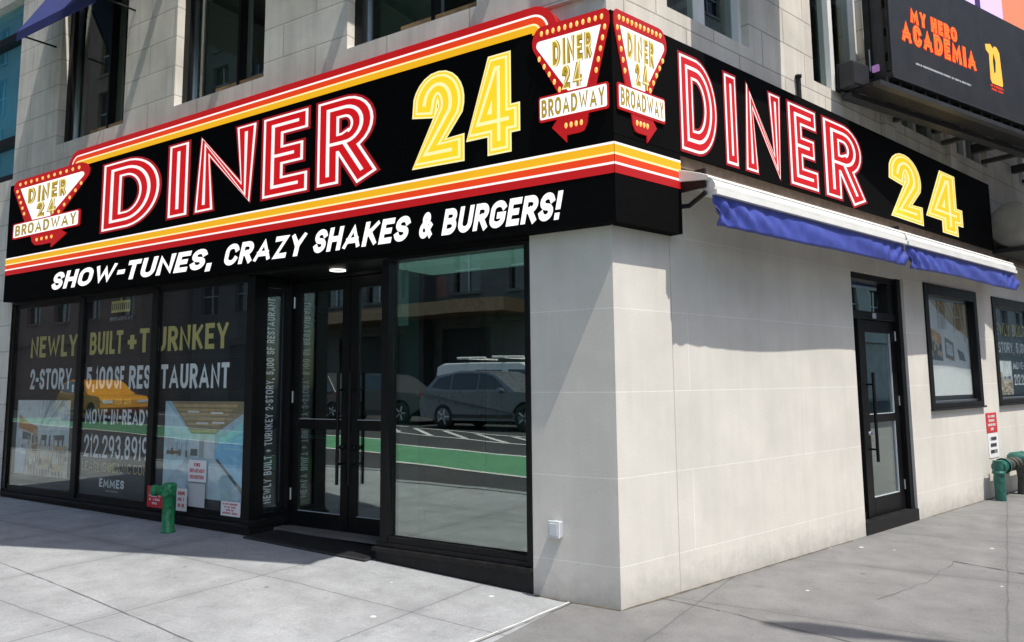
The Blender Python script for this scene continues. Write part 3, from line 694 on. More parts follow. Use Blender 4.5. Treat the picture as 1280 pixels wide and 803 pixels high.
def badge(parent, mw, x0, x1, y0, y1, z, flip):
    """marquee arrow badge: unit coordinates, y down"""
    W, Hh = x1-x0, y1-y0
    def T(p):
        x, y = p
        if flip: x = 1-x
        return (x0 + x*W, y1 - y*Hh)
    outer = [(0, .06), (.015, .02), (.05, 0)] + [(.86, 0)] + [(.86 + .14*math.sin(R(a)), .13 - .13*math.cos(R(a))) for a in (20, 40, 60, 80, 100, 115)] + [(.62, .64), (.20, .64), (.0, .12)]
    white = [(.10, .125), (.90, .125)] + [(.905 + .035*math.sin(R(a)), .16 - .035*math.cos(R(a))) for a in (0, 45, 90, 125)] + [(.49, .63), (.31, .63)]
    plate = [(.04, .59), (.90, .59), (.915, .605), (.915, .785), (.90, .80), (.04, .80), (.025, .785), (.025, .605)]
    plate_in = [(.055, .607), (.885, .607), (.897, .62), (.897, .77), (.885, .783), (.055, .783), (.043, .77), (.043, .62)]
    arrow = [(.28, .79), (.30, .88), (.34, .93), (.40, .94), (.56, .94), (.56, 1.0), (.75, .86), (.60, .74), (.56, .79)]
    mb = MB(); z0 = z
    mb.prism([T(p) for p in outer], z0-.01, z0, 'sign stripe red'); mb.prism([T(p) for p in arrow], z0-.01, z0+.001, 'sign stripe red')
    mb.face([T(p) for p in white], z0+.004, 'sign pure white'); mb.prism([T(p) for p in plate], z0-.005, z0+.006, 'sign stripe red'); mb.face([T(p) for p in plate_in], z0+.009, 'sign pure white')
    o = mb.build('badge', parent, mw)
    t = MB()
    def X(a, b):
        q = [T((a, 0))[0], T((b, 0))[0]]; return min(q), max(q)
    def Y(a, b): return y1 - b*Hh, y1 - a*Hh
    for m_, zz, wt in (('sign dark gold', .011, .27), ('sign gold', .013, .22), ('sign cream', .015, .06)):
        text(t, 'DINER', *X(.215, .725), *Y(.15, .37), z0+zz-.005, m_, wt=wt, track=.20-(wt-.2))
        text(t, '24', *X(.345, .605), *Y(.375, .575), z0+zz-.005, m_, wt=wt, track=.20-(wt-.2))
    text(t, 'BROADWAY', *X(.068, .876), *Y(.622, .768), z0+.011, 'sign dark gold', wt=.20, track=.15)
    text(t, 'BROADWAY', *X(.07, .874), *Y(.625, .765), z0+.013, 'sign gold', wt=.14, track=.21)
    t.build('lettering', o, mw)
    pos = [(.09 + .078*i, .062) for i in range(11)] + [(.055 + .029*i, .15 + .082*i) for i in range(5)] + [(.905 - .066*i, .27 + .073*i) for i in range(5)] + [(.37 + .065*i, .865) for i in range(4)]
    for p in pos:
        q = T(p); b = MB(); r = .019*Hh if W > 1.2*Hh else .019*Hh
        n = 10; rx = .014*W if W > 1 else .02*W; ry = .024*Hh
        vs = [(q[0], q[1], z0+.014)]
        for rr, hh in ((.6, .011), (1, .0015)):
            vs += [(q[0] + rx*rr*math.cos(2*math.pi*k/n), q[1] + ry*rr*math.sin(2*math.pi*k/n), z0+hh) for k in range(n)]
        fs = [(0, 1+k, 1+(k+1) % n) for k in range(n)] + [(1+k, 1+n+k, 1+n+(k+1) % n, 1+(k+1) % n) for k in range(n)]
        b.add(vs, fs, 'bulb glow', True); b.build('bulb', o, mw)
    return o
SN = .13; Z0, Z1 = 2.765, 4.38
MC = .75*SN                                            # mitre at the outside corner
SL = thing('fascia_sign', FL(4.5, Z0, 0), 'long black DINER 24 sign with tagline wrapping the corner above the shop windows', 'shop sign')
mb = MB(); x0, x1 = -9.03, MC
vs = [(x0, Z0, .01), (0, Z0, .01), (x1, Z0, SN), (x0, Z0, SN), (x0, Z1, .01), (0, Z1, .01), (x1, Z1, SN), (x0, Z1, SN)]
mb.add(vs, ((0, 1, 2, 3), (7, 6, 5, 4), (3, 2, 6, 7), (0, 3, 7, 4), (0, 4, 5, 1), (1, 5, 6, 2)), 'sign black'); mb.build('panel', SL, FL())
path = [(-7.52, Z1-.01)] + [(-7.30 - .22*math.cos(R(a)), Z1-.01 + .22*math.sin(R(a))) for a in range(10, 91, 10)] + [(-.59 + .22*math.cos(R(a)), Z1-.01 + .22*math.sin(R(a))) for a in range(90, -1, -10)]
mb = MB(); mb.prism(path, .012, SN, 'sign black', 'sign stripe red')
o0 = 0
for m_, t_ in BAND: strip_poly(mb, path, o0, o0+t_, SN+.003, m_); o0 += t_
mb.build('stripe_topper', SL, FL())
mb = MB(); zt = 3.362; zz = zt
for m_, t_ in [('sign white', .018)] + BAND[::-1]:
    mb.rect(x0, x1, zz-t_, zz, SN+.003, m_); zz -= t_
mb.build('stripe_band', SL, FL())
for ch, a, b in (('D', 6.69, 5.52), ('I', 5.36, 5.0), ('N', 4.87, 3.88), ('E', 3.78, 3.12), ('R', 3.0, 2.27)): big_letter(ch, -a, -b, 3.46, 4.29, SN+.004, REDC, SL, FL())
for ch, a, b in (('2', 1.81, 1.27), ('4', 1.23, .72)): big_letter(ch, -a, -b, 3.45, 4.27, SN+.004, YELC, SL, FL(), wt=.265)
for wd, a, b in (('SHOW-TUNES,', 7.79, 4.47), ('CRAZY', 4.36, 3.10), ('SHAKES', 3.04, 1.82), ('&', 1.75, 1.57), ('BURGERS!', 1.50, .33)):
    mb = MB(); text(mb, wd, -a, -b, 2.835, 3.055, SN+.004, 'sign pure white', wt=.235, wf=1.25, track=.11, slant=.26); mb.build('lettering', SL, FL())
badge(SL, FL(), -8.9, -7.0, 3.40, 4.42, SN+.012, False)
badge(SL, FL(), -.585, MC-.01, 3.42, 4.40, SN+.012, True)
# wrap on the side wall (lower half)
mb = MB(); x1 = .70
vs = [(0, Z0, .01), (x1, Z0, .01), (x1, Z0, SN), (-MC, Z0, SN), (0, 3.42, .01), (x1, 3.42, .01), (x1, 3.42, SN), (-MC, 3.42, SN)]
mb.add(vs, ((0, 1, 2, 3), (7, 6, 5, 4), (3, 2, 6, 7), (0, 3, 7, 4), (1, 5, 6, 2), (0, 4, 5, 1)), 'sign black'); mb.build('wrap_panel', SL, FR())
mb = MB(); zz = zt
for m_, t_ in [('sign white', .018)] + BAND[::-1]:
    mb.rect(-MC, x1, zz-t_, zz, SN+.003, m_); zz -= t_
mb.build('stripe_band', SL, FR())
SR = thing('fascia_sign', FR(4, 3.42, 0), 'black DINER 24 sign on the side wall above the long blue awning', 'shop sign')
mb = MB(); x1 = 8.05
vs = [(0, 3.425, .01), (x1, 3.425, .01), (x1, 3.425, SN-.001), (-MC, 3.425, SN-.001), (0, Z1, .01), (x1, Z1, .01), (x1, Z1, SN-.001), (-MC, Z1, SN-.001)]
mb.add(vs, ((0, 1, 2, 3), (7, 6, 5, 4), (3, 2, 6, 7), (0, 3, 7, 4), (1, 5, 6, 2), (0, 4, 5, 1)), 'sign black'); mb.build('panel', SR, FR())
for ch, a, b in (('D', .72, 1.23), ('I', 1.36, 1.54), ('N', 1.66, 2.29), ('E', 2.43, 2.97), ('R', 3.12, 3.96)): big_letter(ch, a, b, 3.46, 4.28, SN+.004, REDC, SR, FR())
for ch, a, b in (('2', 4.66, 5.54), ('4', 5.68, 6.87)): big_letter(ch, a, b, 3.46, 4.25, SN+.004, YELC, SR, FR(), wt=.265)
badge(SR, FR(), -MC+.02, .555, 3.42, 4.40, SN+.012, False)

# ------------------------------------------------------------------ BLUE AWNING on the right wall
AW = thing('retractable_awning', FR(4.3, 3.2, 0), 'long white cassette awning with wrinkled blue valance under the side wall sign', 'awning')
a0, a1, am = .72, 7.86, 4.25
mb = MB()
prof = [(.0, 3.30), (.02, 3.325), (.33, 3.215), (.40, 3.185), (.41, 3.165), (.38, 3.15), (.0, 3.20)]
def extr(mb, prof, xa, xb, mat):
    n = len(prof); vs = [(x, y, z) for x in (xa, xb) for z, y in prof]
    mb.add(vs, [(i, (i+1) % n, n+(i+1) % n, n+i) for i in range(n)] + [tuple(range(n))[::-1], tuple(range(n, 2*n))], mat)
extr(mb, prof, a0-.05, a1+.02, 'white enamel'); mb.build('hood', AW, FR(), bevel=.004)
for (xa, xb) in ((a0, am-.02), (am+.02, a1)):
    mb = MB(); mb.tube([(xa, 3.105, .37), (xb, 3.105, .37)], .062, 'white enamel', 18); mb.box(xa, xb, 3.035, 3.075, .33, .445, 'white enamel'); mb.build('roller', AW, FR())
    v = MB(); nx = int((xb-xa)/.03); nz = 9; rnd = random.Random(int(xb*10))
    ph = [rnd.uniform(0, 6.28) for _ in range(4)]
    vs = []
    for i in range(nx+1):
        x = xa + (xb-xa)*i/nx; e = (x-xa)/(xb-xa); near = math.exp(-(x-xa)/.5); far = math.exp(-(xb-x)/.35)
        hgt = .245 + .008*math.sin(2.1*x+ph[0]) + .012*near
        for j in range(nz+1):
            t = j/nz
            sag = math.sin(math.pi*t)
            fold = math.sin(6.5*x - 4.2*t + 1.6*math.sin(.9*x+ph[1])); fold2 = math.sin(13*x + 3.0*t + ph[2] + 1.3*math.sin(2.1*x))
            patch = .5 + .5*math.sin(1.3*x + ph[3])
            wr = sag*(.008*fold + .0035*fold2*patch) + .012*sag
            endf = max(near, far); sgn = 1 if near > far else -1
            wr += (sag + .25*t)*endf*(.024*math.sin(26*min(x-xa, xb-x) - 7*t) + .012*math.sin(47*min(x-xa, xb-x) + 3*t))
            diag = .010*t*math.sin(1.9*x + ph[0])
            xx = x + (.06*near - .05*far)*t*-1*(1 if False else -1)*.5
            vs.append((xx, 3.045 - hgt*t, .405 + wr + diag + .02*t))
    k = nz+1
    fs = [(i*k+j, i*k+j+1, (i+1)*k+j+1, (i+1)*k+j) for i in range(nx) for j in range(nz)]
    v.add(vs, fs, 'blue canvas', True); o = v.build('valance', AW, FR())
    s_ = o.modifiers.new('solid', 'SOLIDIFY'); s_.thickness = .004
for xx in (a0-.02, am, a1):
    mb = MB(); mb.box(xx-.015, xx+.015, 3.03, 3.3, 0, .07, BLK2); mb.prism([(xx-.012, 3.25), (xx+.012, 3.25), (xx+.012, 3.10), (xx-.012, 3.10)], .05, .36, BLK2)
    mb.tube([(xx, 3.0, .02), (xx, 2.98, .2), (xx, 3.06, .36)], .02, BLK2, 8); mb.build('arm', AW, FR())

# upper floor awnings
def awn(fr, x0, x1, zt, zb, nn, label, grp):
    A = thing('window_awning', fr((x0+x1)/2 if fr is FR else -(x0+x1)/2, zb, 0), label, 'awning', grp)
    F = fr(); mb = MB()
    mb.add([(x0, zt, .02), (x1, zt, .02), (x1, zb, nn), (x0, zb, nn), (x0, zt-.03, .02), (x1, zt-.03, .02), (x1, zb-.12, nn), (x0, zb-.12, nn), (x0, zb-.03, nn-.012), (x1, zb-.03, nn-.012), (x0, zb-.12, nn-.012), (x1, zb-.12, nn-.012)],
           ((3, 2, 1, 0), (7, 6, 2, 3), (4, 5, 9, 8), (8, 9, 11, 10), (10, 11, 6, 7), (0, 1, 5, 4)), 'navy canvas'); mb.build('canvas', A, F)
    for x in (x0+.01, x1-.01):
        m2 = MB(); m2.tube([(x, zb-.03, nn-.03), (x, zb-.02, -.05)], .014, BLK2, 8); m2.tube([(x, zt-.06, .03), (x, zb-.03, nn-.03)], .012, BLK2, 8); m2.build('arm', A, F)
awn(FL, -8.3, -6.4, 7.15, 6.28, .5, 'navy canvas awning over the leftmost upper window with its thin arm', 'canvas awnings over upper windows')
awn(FR, 1.18, 2.66, 7.2, 6.15, 1.0, 'navy canvas awning over the side wall window nearest the corner', 'canvas awnings over upper windows')

# ------------------------------------------------------------------ POSTERS
def image_room_a(mb, x0, x1, y0, y1, z):
    """bright dining room print: white walls, wood soffit, tables and chairs"""
    def P(x, y): return (x0 + x*(x1-x0), y0 + y*(y1-y0))
    def poly(c, pts, k): mb.face([P(*p) for p in pts], z + .0006*k, c)
    C = lambda n, c: (pmat(n, c, .5, noise=.14, nscale=11), n)[1]
    poly(C('print sky grey', (0.725, 0.797, 0.841)), [(0, 0), (1, 0), (1, 1), (0, 1)], 0)
    poly(C('print ceiling', (0.899, 0.93, 0.93)), [(0, 1), (1, 1), (1, .62), (.45, .60), (.2, .72), (0, .88)], 1)
    poly(C('print beam', (0.507, 0.58, 0.609)), [(.62, 1), (.70, 1), (.48, .66), (.46, .66)], 2)
    poly('print beam', [(.85, 1), (.90, 1), (.60, .68), (.58, .68)], 2)
    poly(C('print orange', (0.652, 0.29, 0.087)), [(.05, .80), (.05, .62), (.40, .54), (.42, .64), (.2, .71)], 3)
    poly(C('print wood', (0.609, 0.435, 0.217)), [(.34, .62), (.42, .60), (.42, .34), (.34, .34)], 4)
    poly(C('print dark', (0.116, 0.131, 0.145)), [(.13, .58), (.29, .55), (.29, .47), (.13, .47)], 4)
    poly('print dark', [(.50, .54), (.60, .54), (.60, .47), (.50, .47)], 4)
    poly('print dark', [(.72, .54), (.92, .55), (.92, .48), (.72, .48)], 4)
    poly(C('print floor', (0.696, 0.638, 0.551)), [(0, 0), (1, 0), (1, .40), (.4, .42), (.2, .36), (0, .2)], 2)
    rnd = random.Random(4)
    C('print tan', (0.725, 0.522, 0.29)); C('print tan dark', (0.232, 0.174, 0.116)); C('print cool', (0.58, 0.667, 0.754))
    for i in range(26):
        cx, cy = rnd.uniform(.22, .95), rnd.uniform(.05, .42); s = .05 + .10*(.45-cy)
        poly('print tan', [(cx-s, cy), (cx+s, cy+.02), (cx+s*.8, cy+.05), (cx-s*.8, cy+.03)], 6+i % 8)
        for q in (-.8, -.2, .5): poly('print tan dark', [(cx+s*q, cy), (cx+s*q+.012, cy), (cx+s*q+.03, cy-.10), (cx+s*q+.02, cy-.10)], 6+i % 8)
    for i in range(7): poly('print beam', [(.50+.07*i, 1), (.515+.07*i, 1), (.47+.02*i, .63), (.465+.02*i, .63)], 3)
    for i in range(9): x = .24 + .08*i; poly('print dark' if i % 3 else 'print wood', [(x, .40), (x+.03, .40), (x+.028, .52+.03*(i % 2)), (x+.004, .52)], 5)
    for i in range(14):
        x, y = rnd.uniform(.05, .95), rnd.uniform(.02, .36); q = rnd.uniform(.03, .06); poly(rnd.choice(('print cool', 'print tan dark', 'print white', 'print wood')), [(x, y), (x+q, y+.01), (x+q*.8, y+q*1.6), (x+.01, y+q*1.3)], 12+i % 4)
    poly('print cool', [(.02, .02), (.2, .02), (.22, .3), (.06, .38)], 15)
    poly('print white', [(.06, .3), (.22, .26), (.22, .33), (.07, .38)], 16)
def image_room_b(mb, x0, x1, y0, y1, z):
    """pale blue empty room print with plank ceiling in perspective"""
    def P(x, y): return (x0 + x*(x1-x0), y0 + y*(y1-y0))
    def poly(c, pts, k): mb.face([P(*p) for p in pts], z + .0006*k, c)
    C = lambda n, c: (pmat(n, c, .5, noise=.14, nscale=11), n)[1]
    poly(C('print blue', (0.435, 0.609, 0.725)), [(0, 0), (1, 0), (1, 1), (0, 1)], 0)
    poly(C('print pale blue', (0.609, 0.812, 0.899)), [(0, 1), (0, .1), (.36, .44), (.36, .66)], 1)
    poly(C('print bright blue', (0.261, 0.609, 0.899)), [(1, .05), (1, .78), (.72, .60), (.66, .48), (.66, .40)], 1)
    poly('print sky grey', [(.36, .66), (.66, .66), (.66, .40), (.36, .42)], 1)
    poly(C('print ceil brown', (0.348, 0.275, 0.174)), [(.08, 1), (1, 1), (1, .88), (.66, .66), (.36, .66)], 2)
    for i in range(6):
        t = i/6; y = .68 + .30*t**.8; poly('print wood', [(.34-.24*t, y), (.68+.28*t, y), (.68+.3*t, y+.02+.01*t), (.33-.25*t, y+.02+.01*t)], 3)
    for (x, y) in ((.3, .88), (.6, .87), (.42, .76), (.62, .77)): poly('paper white', [(x, y), (x+.16, y), (x+.15, y+.02), (x+.01, y+.02)], 5)
    poly(C('print floor blue', (0.58, 0.725, 0.812)), [(0, .0), (1, 0), (1, .08), (.68, .40), (.36, .42), (0, .10)], 2)
    poly('print dark', [(.36, .50), (.45, .50), (.45, .43), (.36, .43)], 4); poly('print pale', [(.47, .60), (.53, .60), (.53, .42), (.47, .42)], 4)
    poly('print dark', [(.68, .40), (.70, .42), (1, .14), (1, .09)], 5); poly(C('print teal', (0.362, 0.797, 0.841)), [(.72, .60), (1, .80), (1, .70), (.72, .55)], 5)
    for i in range(9):
        t = i/9; poly('print bright blue' if i % 2 else 'print teal', [(.72, .60-.16*t), (1, .78-.58*t), (1, .77-.58*t), (.72, .595-.16*t)], 4)
    for i in range(6): t = i/6; poly('print blue', [(.36-.36*t, .43-.33*t), (.68+.3*t, .40-.32*t), (.68+.3*t, .395-.32*t), (.36-.36*t, .425-.33*t)], 3)
    for i in range(10): x = .05 + .03*i; poly('print cool' if i % 2 else 'print pale', [(x, .44-.02*i % .1), (x+.02, .45), (x+.02, .56+.02*(i % 3)), (x, .55)], 3)
    for x, y in ((.1, .50), (.2, .49), (.29, .48)): poly('print tan dark', [(x, y), (x+.03, y), (x+.032, y-.07), (x+.002, y-.07)], 6)
    poly('paper white', [(.14, .70), (.34, .63), (.34, .62), (.14, .68)], 4)
    poly('print cool', [(.02, .62), (.14, .60), (.14, .52), (.02, .50)], 4); poly('print blue', [(.3, .0), (.52, 0), (.55, .34), (.42, .38)], 4)
    poly('print tan dark', [(.04, .47), (.20, .47), (.20, .44), (.04, .43)], 6)
ZP = -.075
def poster(u0, u1, label):
    t = thing('window_poster', FL((u0+u1)/2, ZB+.05, ZP), label, 'poster')
    mb = MB(); mb.box(-u0, -u1, ZB+.05, ZH-.05, ZP-.004, ZP, 'film dark')
    # fine border lines of the print
    for a, b, c, d in ((u0-.1, u0-.088, .42, 2.62), (u1+.12, u1+.108, .42, 2.62)): pass
    for zc in (1.93, 1.905, 1.54, 1.515): mb.rect(-u0+.06, -u1-.06, zc, zc+.008, ZP+.001, 'film grey')
    mb.build('film', t, FL()); return t
p1 = poster(8.98, 7.36, 'dark window poster reading NEWLY with a print of a bright dining room below')
p2 = poster(7.25, 5.80, 'dark window poster with phone number and MOVE-IN-READY lettering')
p3 = poster(5.69, 4.14, 'dark window poster reading RESTAURANT end with pale blue room print')
def fit_words(words, x0, x1, wt, track, wf=1.0, sp=.34):
    """advance of every word within one long line"""
    tot = 0; pos = []
    for i, wd in enumerate(words):
        a = tot
        for ch in wd: tot += glyph_quads(ch, 1, wt, wf, wt)[0] + track
        pos.append((a, tot-track)); tot += sp*wf + 0
    s = (x1-x0)/pos[-1][1]; return [(x0+a*s, x0+b*s) for a, b in pos]
def run(words, xs, z0, z1, mat, wt=.17, track=.14):
    for (wd, par), (a, b) in zip(words, xs):
        mb = MB(); text(mb, wd, a, b, z0, z1, ZP+.003, mat, wt=wt, track=track); mb.build('lettering', par, FL())
run([('NEWLY', p1), ('BUILT', p2), ('+', p2), ('T', p2), ('URNKEY', p3)], [(-8.63, -7.47), (-7.18, -6.46), (-6.36, -6.18), (-6.12, -5.93), (-5.79, -4.50)], 2.0, 2.28, 'print gold', wt=.195, track=.11)
run([('2-STORY,', p1), ('5,100', p2), ('SF', p2), ('RES', p2), ('TAURANT', p3)], [(-8.6, -7.50), (-7.22, -6.64), (-6.60, -6.40), (-6.30, -5.87), (-5.67, -4.47)], 1.58, 1.85, 'print white', wt=.195, track=.11)
def ln(par, s, u0, u1, z0, z1, mat, wt=.16, track=.14, wf=1): 
    mb = MB(); text(mb, s, -u0, -u1, z0, z1, ZP+.003, mat, wt=wt, track=track, wf=wf); mb.build('lettering', par, FL())
ln(p2, 'BROADWAY', 6.76, 6.28, 2.40, 2.445, 'print pale', .15, .2)
mb = MB(); mb.rect(-6.74, -6.34, 2.50, 2.64, ZP+.003, 'print gold'); mb.rect(-6.55, -6.52, 2.64, 2.67, ZP+.003, 'print gold')
for i in range(9): mb.rect(-6.72+.042*i, -6.70+.042*i, 2.53, 2.61, ZP+.005, 'film grey')
mb.build('emblem', p2, FL())
ln(p2, 'IDEAL FOR QSR', 6.82, 6.24, 1.40, 1.46, 'print gold', .14, .16)
ln(p2, 'MOVE-IN-READY', 7.2, 5.83, 1.16, 1.34, 'print white', .2, .11)
ln(p2, '212.293.8919', 7.2, 5.86, .76, 1.03, 'print white', .15, .11)
ln(p2, 'LEASING@EAMC.COM', 7.22, 5.84, .60, .71, 'print gold', .10, .16)
ln(p2, 'EMMES', 6.82, 6.30, .42, .52, 'print white', .2, .14); mb = MB(); lines(mb, [.9], -6.7, -6.4, .365, .395, ZP+.003, 'print pale'); mb.build('lettering', p2, FL())
mb = MB(); image_room_a(mb, -8.88, -7.55, .47, 1.44, ZP+.002); mb.build('picture', p1, FL())
mb = MB(); image_room_b(mb, -5.56, -4.22, .42, 1.44, ZP+.002); mb.build('picture', p3, FL())
pr = thing('window_poster', FP @ Matrix.Translation((.27, ZB+.05, -.06)), 'narrow dark poster with vertical lettering beside the doors', 'poster')
mb = MB(); mb.box(.08, .46, ZB+.05, ZH-.05, -.062, -.058, 'film dark')
for a, b, c, d in ((.11, .113, ZB+.13, ZH-.13), (.427, .43, ZB+.13, ZH-.13), (.14, .40, ZB+.09, ZB+.093), (.14, .40, ZH-.093, ZH-.09)): mb.rect(a, b, c, d, -.056, 'print pale')
mb.build('film', pr, FP)
mb = MB(); text(mb, 'NEWLY BUILT + TURNKEY 2-STORY, 5,100 SF RESTAURANT', .225, .325, .40, 2.52, -.055, 'print white', wt=.18, track=.15, rot=True); mb.build('lettering', pr, FP)
# right wall posters
q1 = thing('window_poster', FR(6.6, 1.33, -.07), 'print of white room with slatted wood ceiling in the side window', 'poster')
a, b, c, d = 5.85, 7.42, 1.33, 2.65
mb = MB(); mb.box(a, b, c, d, -.075, -.071, 'film grey'); mb.build('film', q1, FR())
mb = MB()
def P(x, y): return (a+.05 + x*(b-a-.1), c+.06 + y*(d-c-.1))
def poly(cn, pts, k): mb.face([P(*p) for p in pts], -.069 + .0006*k, cn)
pmat('print wall', (.72, .74, .76), .5, noise=.1, nscale=6); pmat('print counter', (.90, .90, .90), .5)
poly('print wall', [(0, 0), (1, 0), (1, 1), (0, 1)], 0); poly('print ceil brown', [(.12, 1), (1, 1), (1, .62), (.55, .78)], 1)
for i in range(7): poly('print wood', [(.18+.12*i, 1), (.23+.12*i, 1), (.58+.065*i, .77-.022*i), (.56+.065*i, .78-.022*i)], 2)
poly('print dark', [(.02, .70), (.34, .62), (.36, .36), (.02, .38)], 3); poly('print orange', [(.12, .70), (.33, .64), (.33, .54), (.14, .58)], 4)
poly('print tan dark', [(.42, .62), (.62, .56), (.62, .36), (.42, .40)], 3); poly('print cool', [(.45, .57), (.59, .53), (.59, .41), (.45, .44)], 4)
poly('print counter', [(0, .30), (.5, .34), (1, .22), (1, 0), (0, 0)], 3); poly('paper white', [(0, .30), (.5, .34), (1, .22), (1, .18), (.5, .30), (0, .26)], 5)
rnd = random.Random(9)
for i in range(12):
    x, y = rnd.uniform(.03, .33), rnd.uniform(.38, .62); poly('print tan', [(x, y), (x+.04, y+.01), (x+.03, y+.07), (x, y+.05)], 6+i % 3)
poly('print dark', [(.70, .50), (.84, .46), (.90, .36), (.74, .38)], 5); poly('print pale', [(.88, .66), (.94, .63), (.94, .56), (.88, .58)], 5)
mb.build('picture', q1, FR())
q2 = thing('window_poster', FR(9.1, 1.33, -.07), 'dark poster with gold and white lettering in the far side window', 'poster')
a, b, c, d = 8.28, 9.94, 1.33, 2.64
mb = MB(); mb.box(a, b, c, d, -.075, -.071, 'film dark'); mb.build('film', q2, FR())
mb = MB(); text(mb, 'NEWLY BUILT', a+.08, b-.1, 2.24, 2.42, -.068, 'print gold', wt=.17, track=.13); mb.build('lettering', q2, FR())
mb = MB(); text(mb, '2-STORY, 5,100', a+.08, b-.1, 1.98, 2.14, -.068, 'print white', wt=.17, track=.13); mb.build('lettering', q2, FR())
mb = MB(); text(mb, 'MOVE-IN', a+.88, b-.1, 1.74, 1.85, -.068, 'print white', wt=.17, track=.13); text(mb, '212.293', a+.88, b-.1, 1.5, 1.66, -.068, 'print white', wt=.13, track=.13); mb.build('lettering', q2, FR())
mb = MB(); image_room_a(mb, a+.05, a+.8, c+.03, 1.86, -.069); mb.build('picture', q2, FR())

# ------------------------------------------------------------------ NOTICES on the shopfront
def notice(F, x0, x1, y0, y1, z, base, label, fill, grp=None, name='notice_sign'):
    t = thing(name, F @ Matrix.Translation(((x0+x1)/2, y0, z)), label, 'notice', grp)
    mb = MB(); mb.box(x0, x1, y0, y1, z-.002, z+.002, base); mb.build('plate', t, F, bevel=.0008)
    if fill:
        mb = MB(); fill(mb, z+.0035); mb.build('lettering', t, F)
    return t
ZG = -.031
def fdc(mb, z):
    text(mb, 'FIRE', -4.945, -4.84, .755, .79, z, 'print red', wt=.24); text(mb, 'DEPARTMENT', -5.015, -4.765, .69, .73, z, 'print red', wt=.24, track=.12); text(mb, 'CONNECTION', -5.01, -4.77, .625, .665, z, 'print red', wt=.24, track=.12)
notice(FL(), -5.04, -4.74, .595, .82, ZG, 'paper white', 'white notice with red FIRE DEPARTMENT CONNECTION lettering on the pane', fdc)
notice(FL(), -5.03, -4.755, .335, .58, ZG, 'paper grey', 'blank pale grey sheet directly below the fire connection notice', None)
def redn(mb, z):
    lines(mb, [.8, .95, .9, .4], -5.67, -5.44, .31, .47, z, 'paper white')
notice(FL(), -5.70, -5.41, .285, .515, .012, 'paper red', 'red notice with white lettering behind the green standpipe', redn)
notice(FL(), -5.17, -4.99, .285, .52, .012, 'paper white', 'white notice with red lettering just right of the green standpipe', lambda mb, z: lines(mb, [.8, .9, .8], -5.155, -5.005, .31, .50, z, 'print red'))
notice(FL(), -4.48, -4.175, .285, .43, ZG, 'paper white', 'small white notice low on the glass at the bay corner', lambda mb, z: lines(mb, [.9, .7, .5, .9], -4.46, -4.2, .30, .42, z, 'print red'))
notice(FR(), 7.58, 8.0, .86, 1.13, .004, 'paper red', 'red notice with white lettering on the pale side wall', lambda mb, z: lines(mb, [.8, .7, .9, .35], 7.62, 7.96, .88, 1.11, z, 'paper white'))
notice(FR(), 7.6, 8.0, .52, .85, .004, 'paper white', 'white notice with grey lettering under the red notice on the side wall', lambda mb, z: lines(mb, [.8, .7, .8], 7.63, 7.97, .56, .82, z, 'print ink'))

notice(FL(), -2.16, -2.04, 2.12, 2.62, -.085, 'paper white', 'tall blank white sheet taped inside the display window', None, name='paper_sheet')
T_ = thing('hanging_sign', FL(2.05, 2.45, -.62), 'small red hanging sign inside the display window', 'sign')
mb = MB(); mb.box(-2.13, -2.03, 2.42, 2.62, -.63, -.61, 'paper red'); mb.build('plate', T_, FL(), bevel=.004)
mb = MB(); mb.tube([(-2.08, 2.62, -.62), (-2.08, 2.86, -.62)], .006, BLK, 6); mb.build('cord', T_, FL())
# ------------------------------------------------------------------ STANDPIPES, OUTLET BOX
u, n = 4.87, .30; z = gz(u)
F = GL(u, n, z) @ Matrix.Scale(.85, 4); T_ = thing('standpipe', F, 'short bright green fire standpipe with side inlet on the sidewalk by the shop window', 'standpipe')
mb = MB(); mb.lathe([(.0, 0), (.085, 0), (.085, .012), (.072, .015), (.072, .42), (.078, .425), (.078, .45), (.082, .46), (.084, .54), (.078, .565), (.05, .58), (0, .585)], (0, 0, 0), (0, 0, 1), 'hydrant green', 24); mb.build('pipe', T_, F)
mb = MB(); mb.lathe([(.06, .03), (.06, .12), (.052, .125), (.052, .15), (.066, .152), (.066, .20), (.05, .21), (.02, .215), (.02, .23), (0, .232)], (0, 0, .49), (.86, .5, 0), 'hydrant green', 20)
mb.tube([Vector((.86, .5, 0))*.18 + Vector((.045, -.075, .49)), Vector((.86, .5, 0))*.18 + Vector((-.045, .075, .49))], .012, 'hydrant green', 8); mb.build('inlet', T_, F)
mb = MB(); mb.lathe([(.048, .04), (.048, .10), (.035, .11), (0, .112)], (0, 0, .46), (-.45, .9, 0), 'hydrant green', 18)
for k in range(6):
    t = k*math.pi/3; ax = Vector((-.45, .9, 0)).normalized(); a_ = ax.cross(Vector((0, 0, 1))); p = Vector((0, 0, .46)) + ax*.10 + .036*(math.cos(t)*a_ + math.sin(t)*Vector((0, 0, 1)))
    mb.lathe([(.008, 0), (.008, .012), (0, .012)], p, ax, 'hydrant green', 6)
mb.build('cap', T_, F)
F = GR(7.38, .17, 0) @ Matrix.Scale(1.06, 4)
T_ = thing('fire_connection', F, 'dark green and rusty twin leg fire connection at the foot of the pale side wall', 'standpipe')
mb = MB(); mb.tube([(0, 0, -.05), (0, 0, .49)], .06, 'dark green paint', 18); mb.lathe([(.075, 0), (.075, .03), (.062, .032)], (0, 0, .33), (0, 0, 1), 'dark green paint', 18); mb.build('leg', T_, F)
mb = MB(); mb.tube([(0, 0, .41), (.16, 0, .41)], .082, 'dark green paint', 18); mb.lathe([(.1, 0), (.1, .05), (0, .05)], (.14, 0, .41), (1, 0, 0), 'dark green paint', 18); mb.build('elbow', T_, F)
mb = MB(); mb.tube([(.19, 0, .41), (.8, 0, .41)], .06, 'rusty pipe', 16)
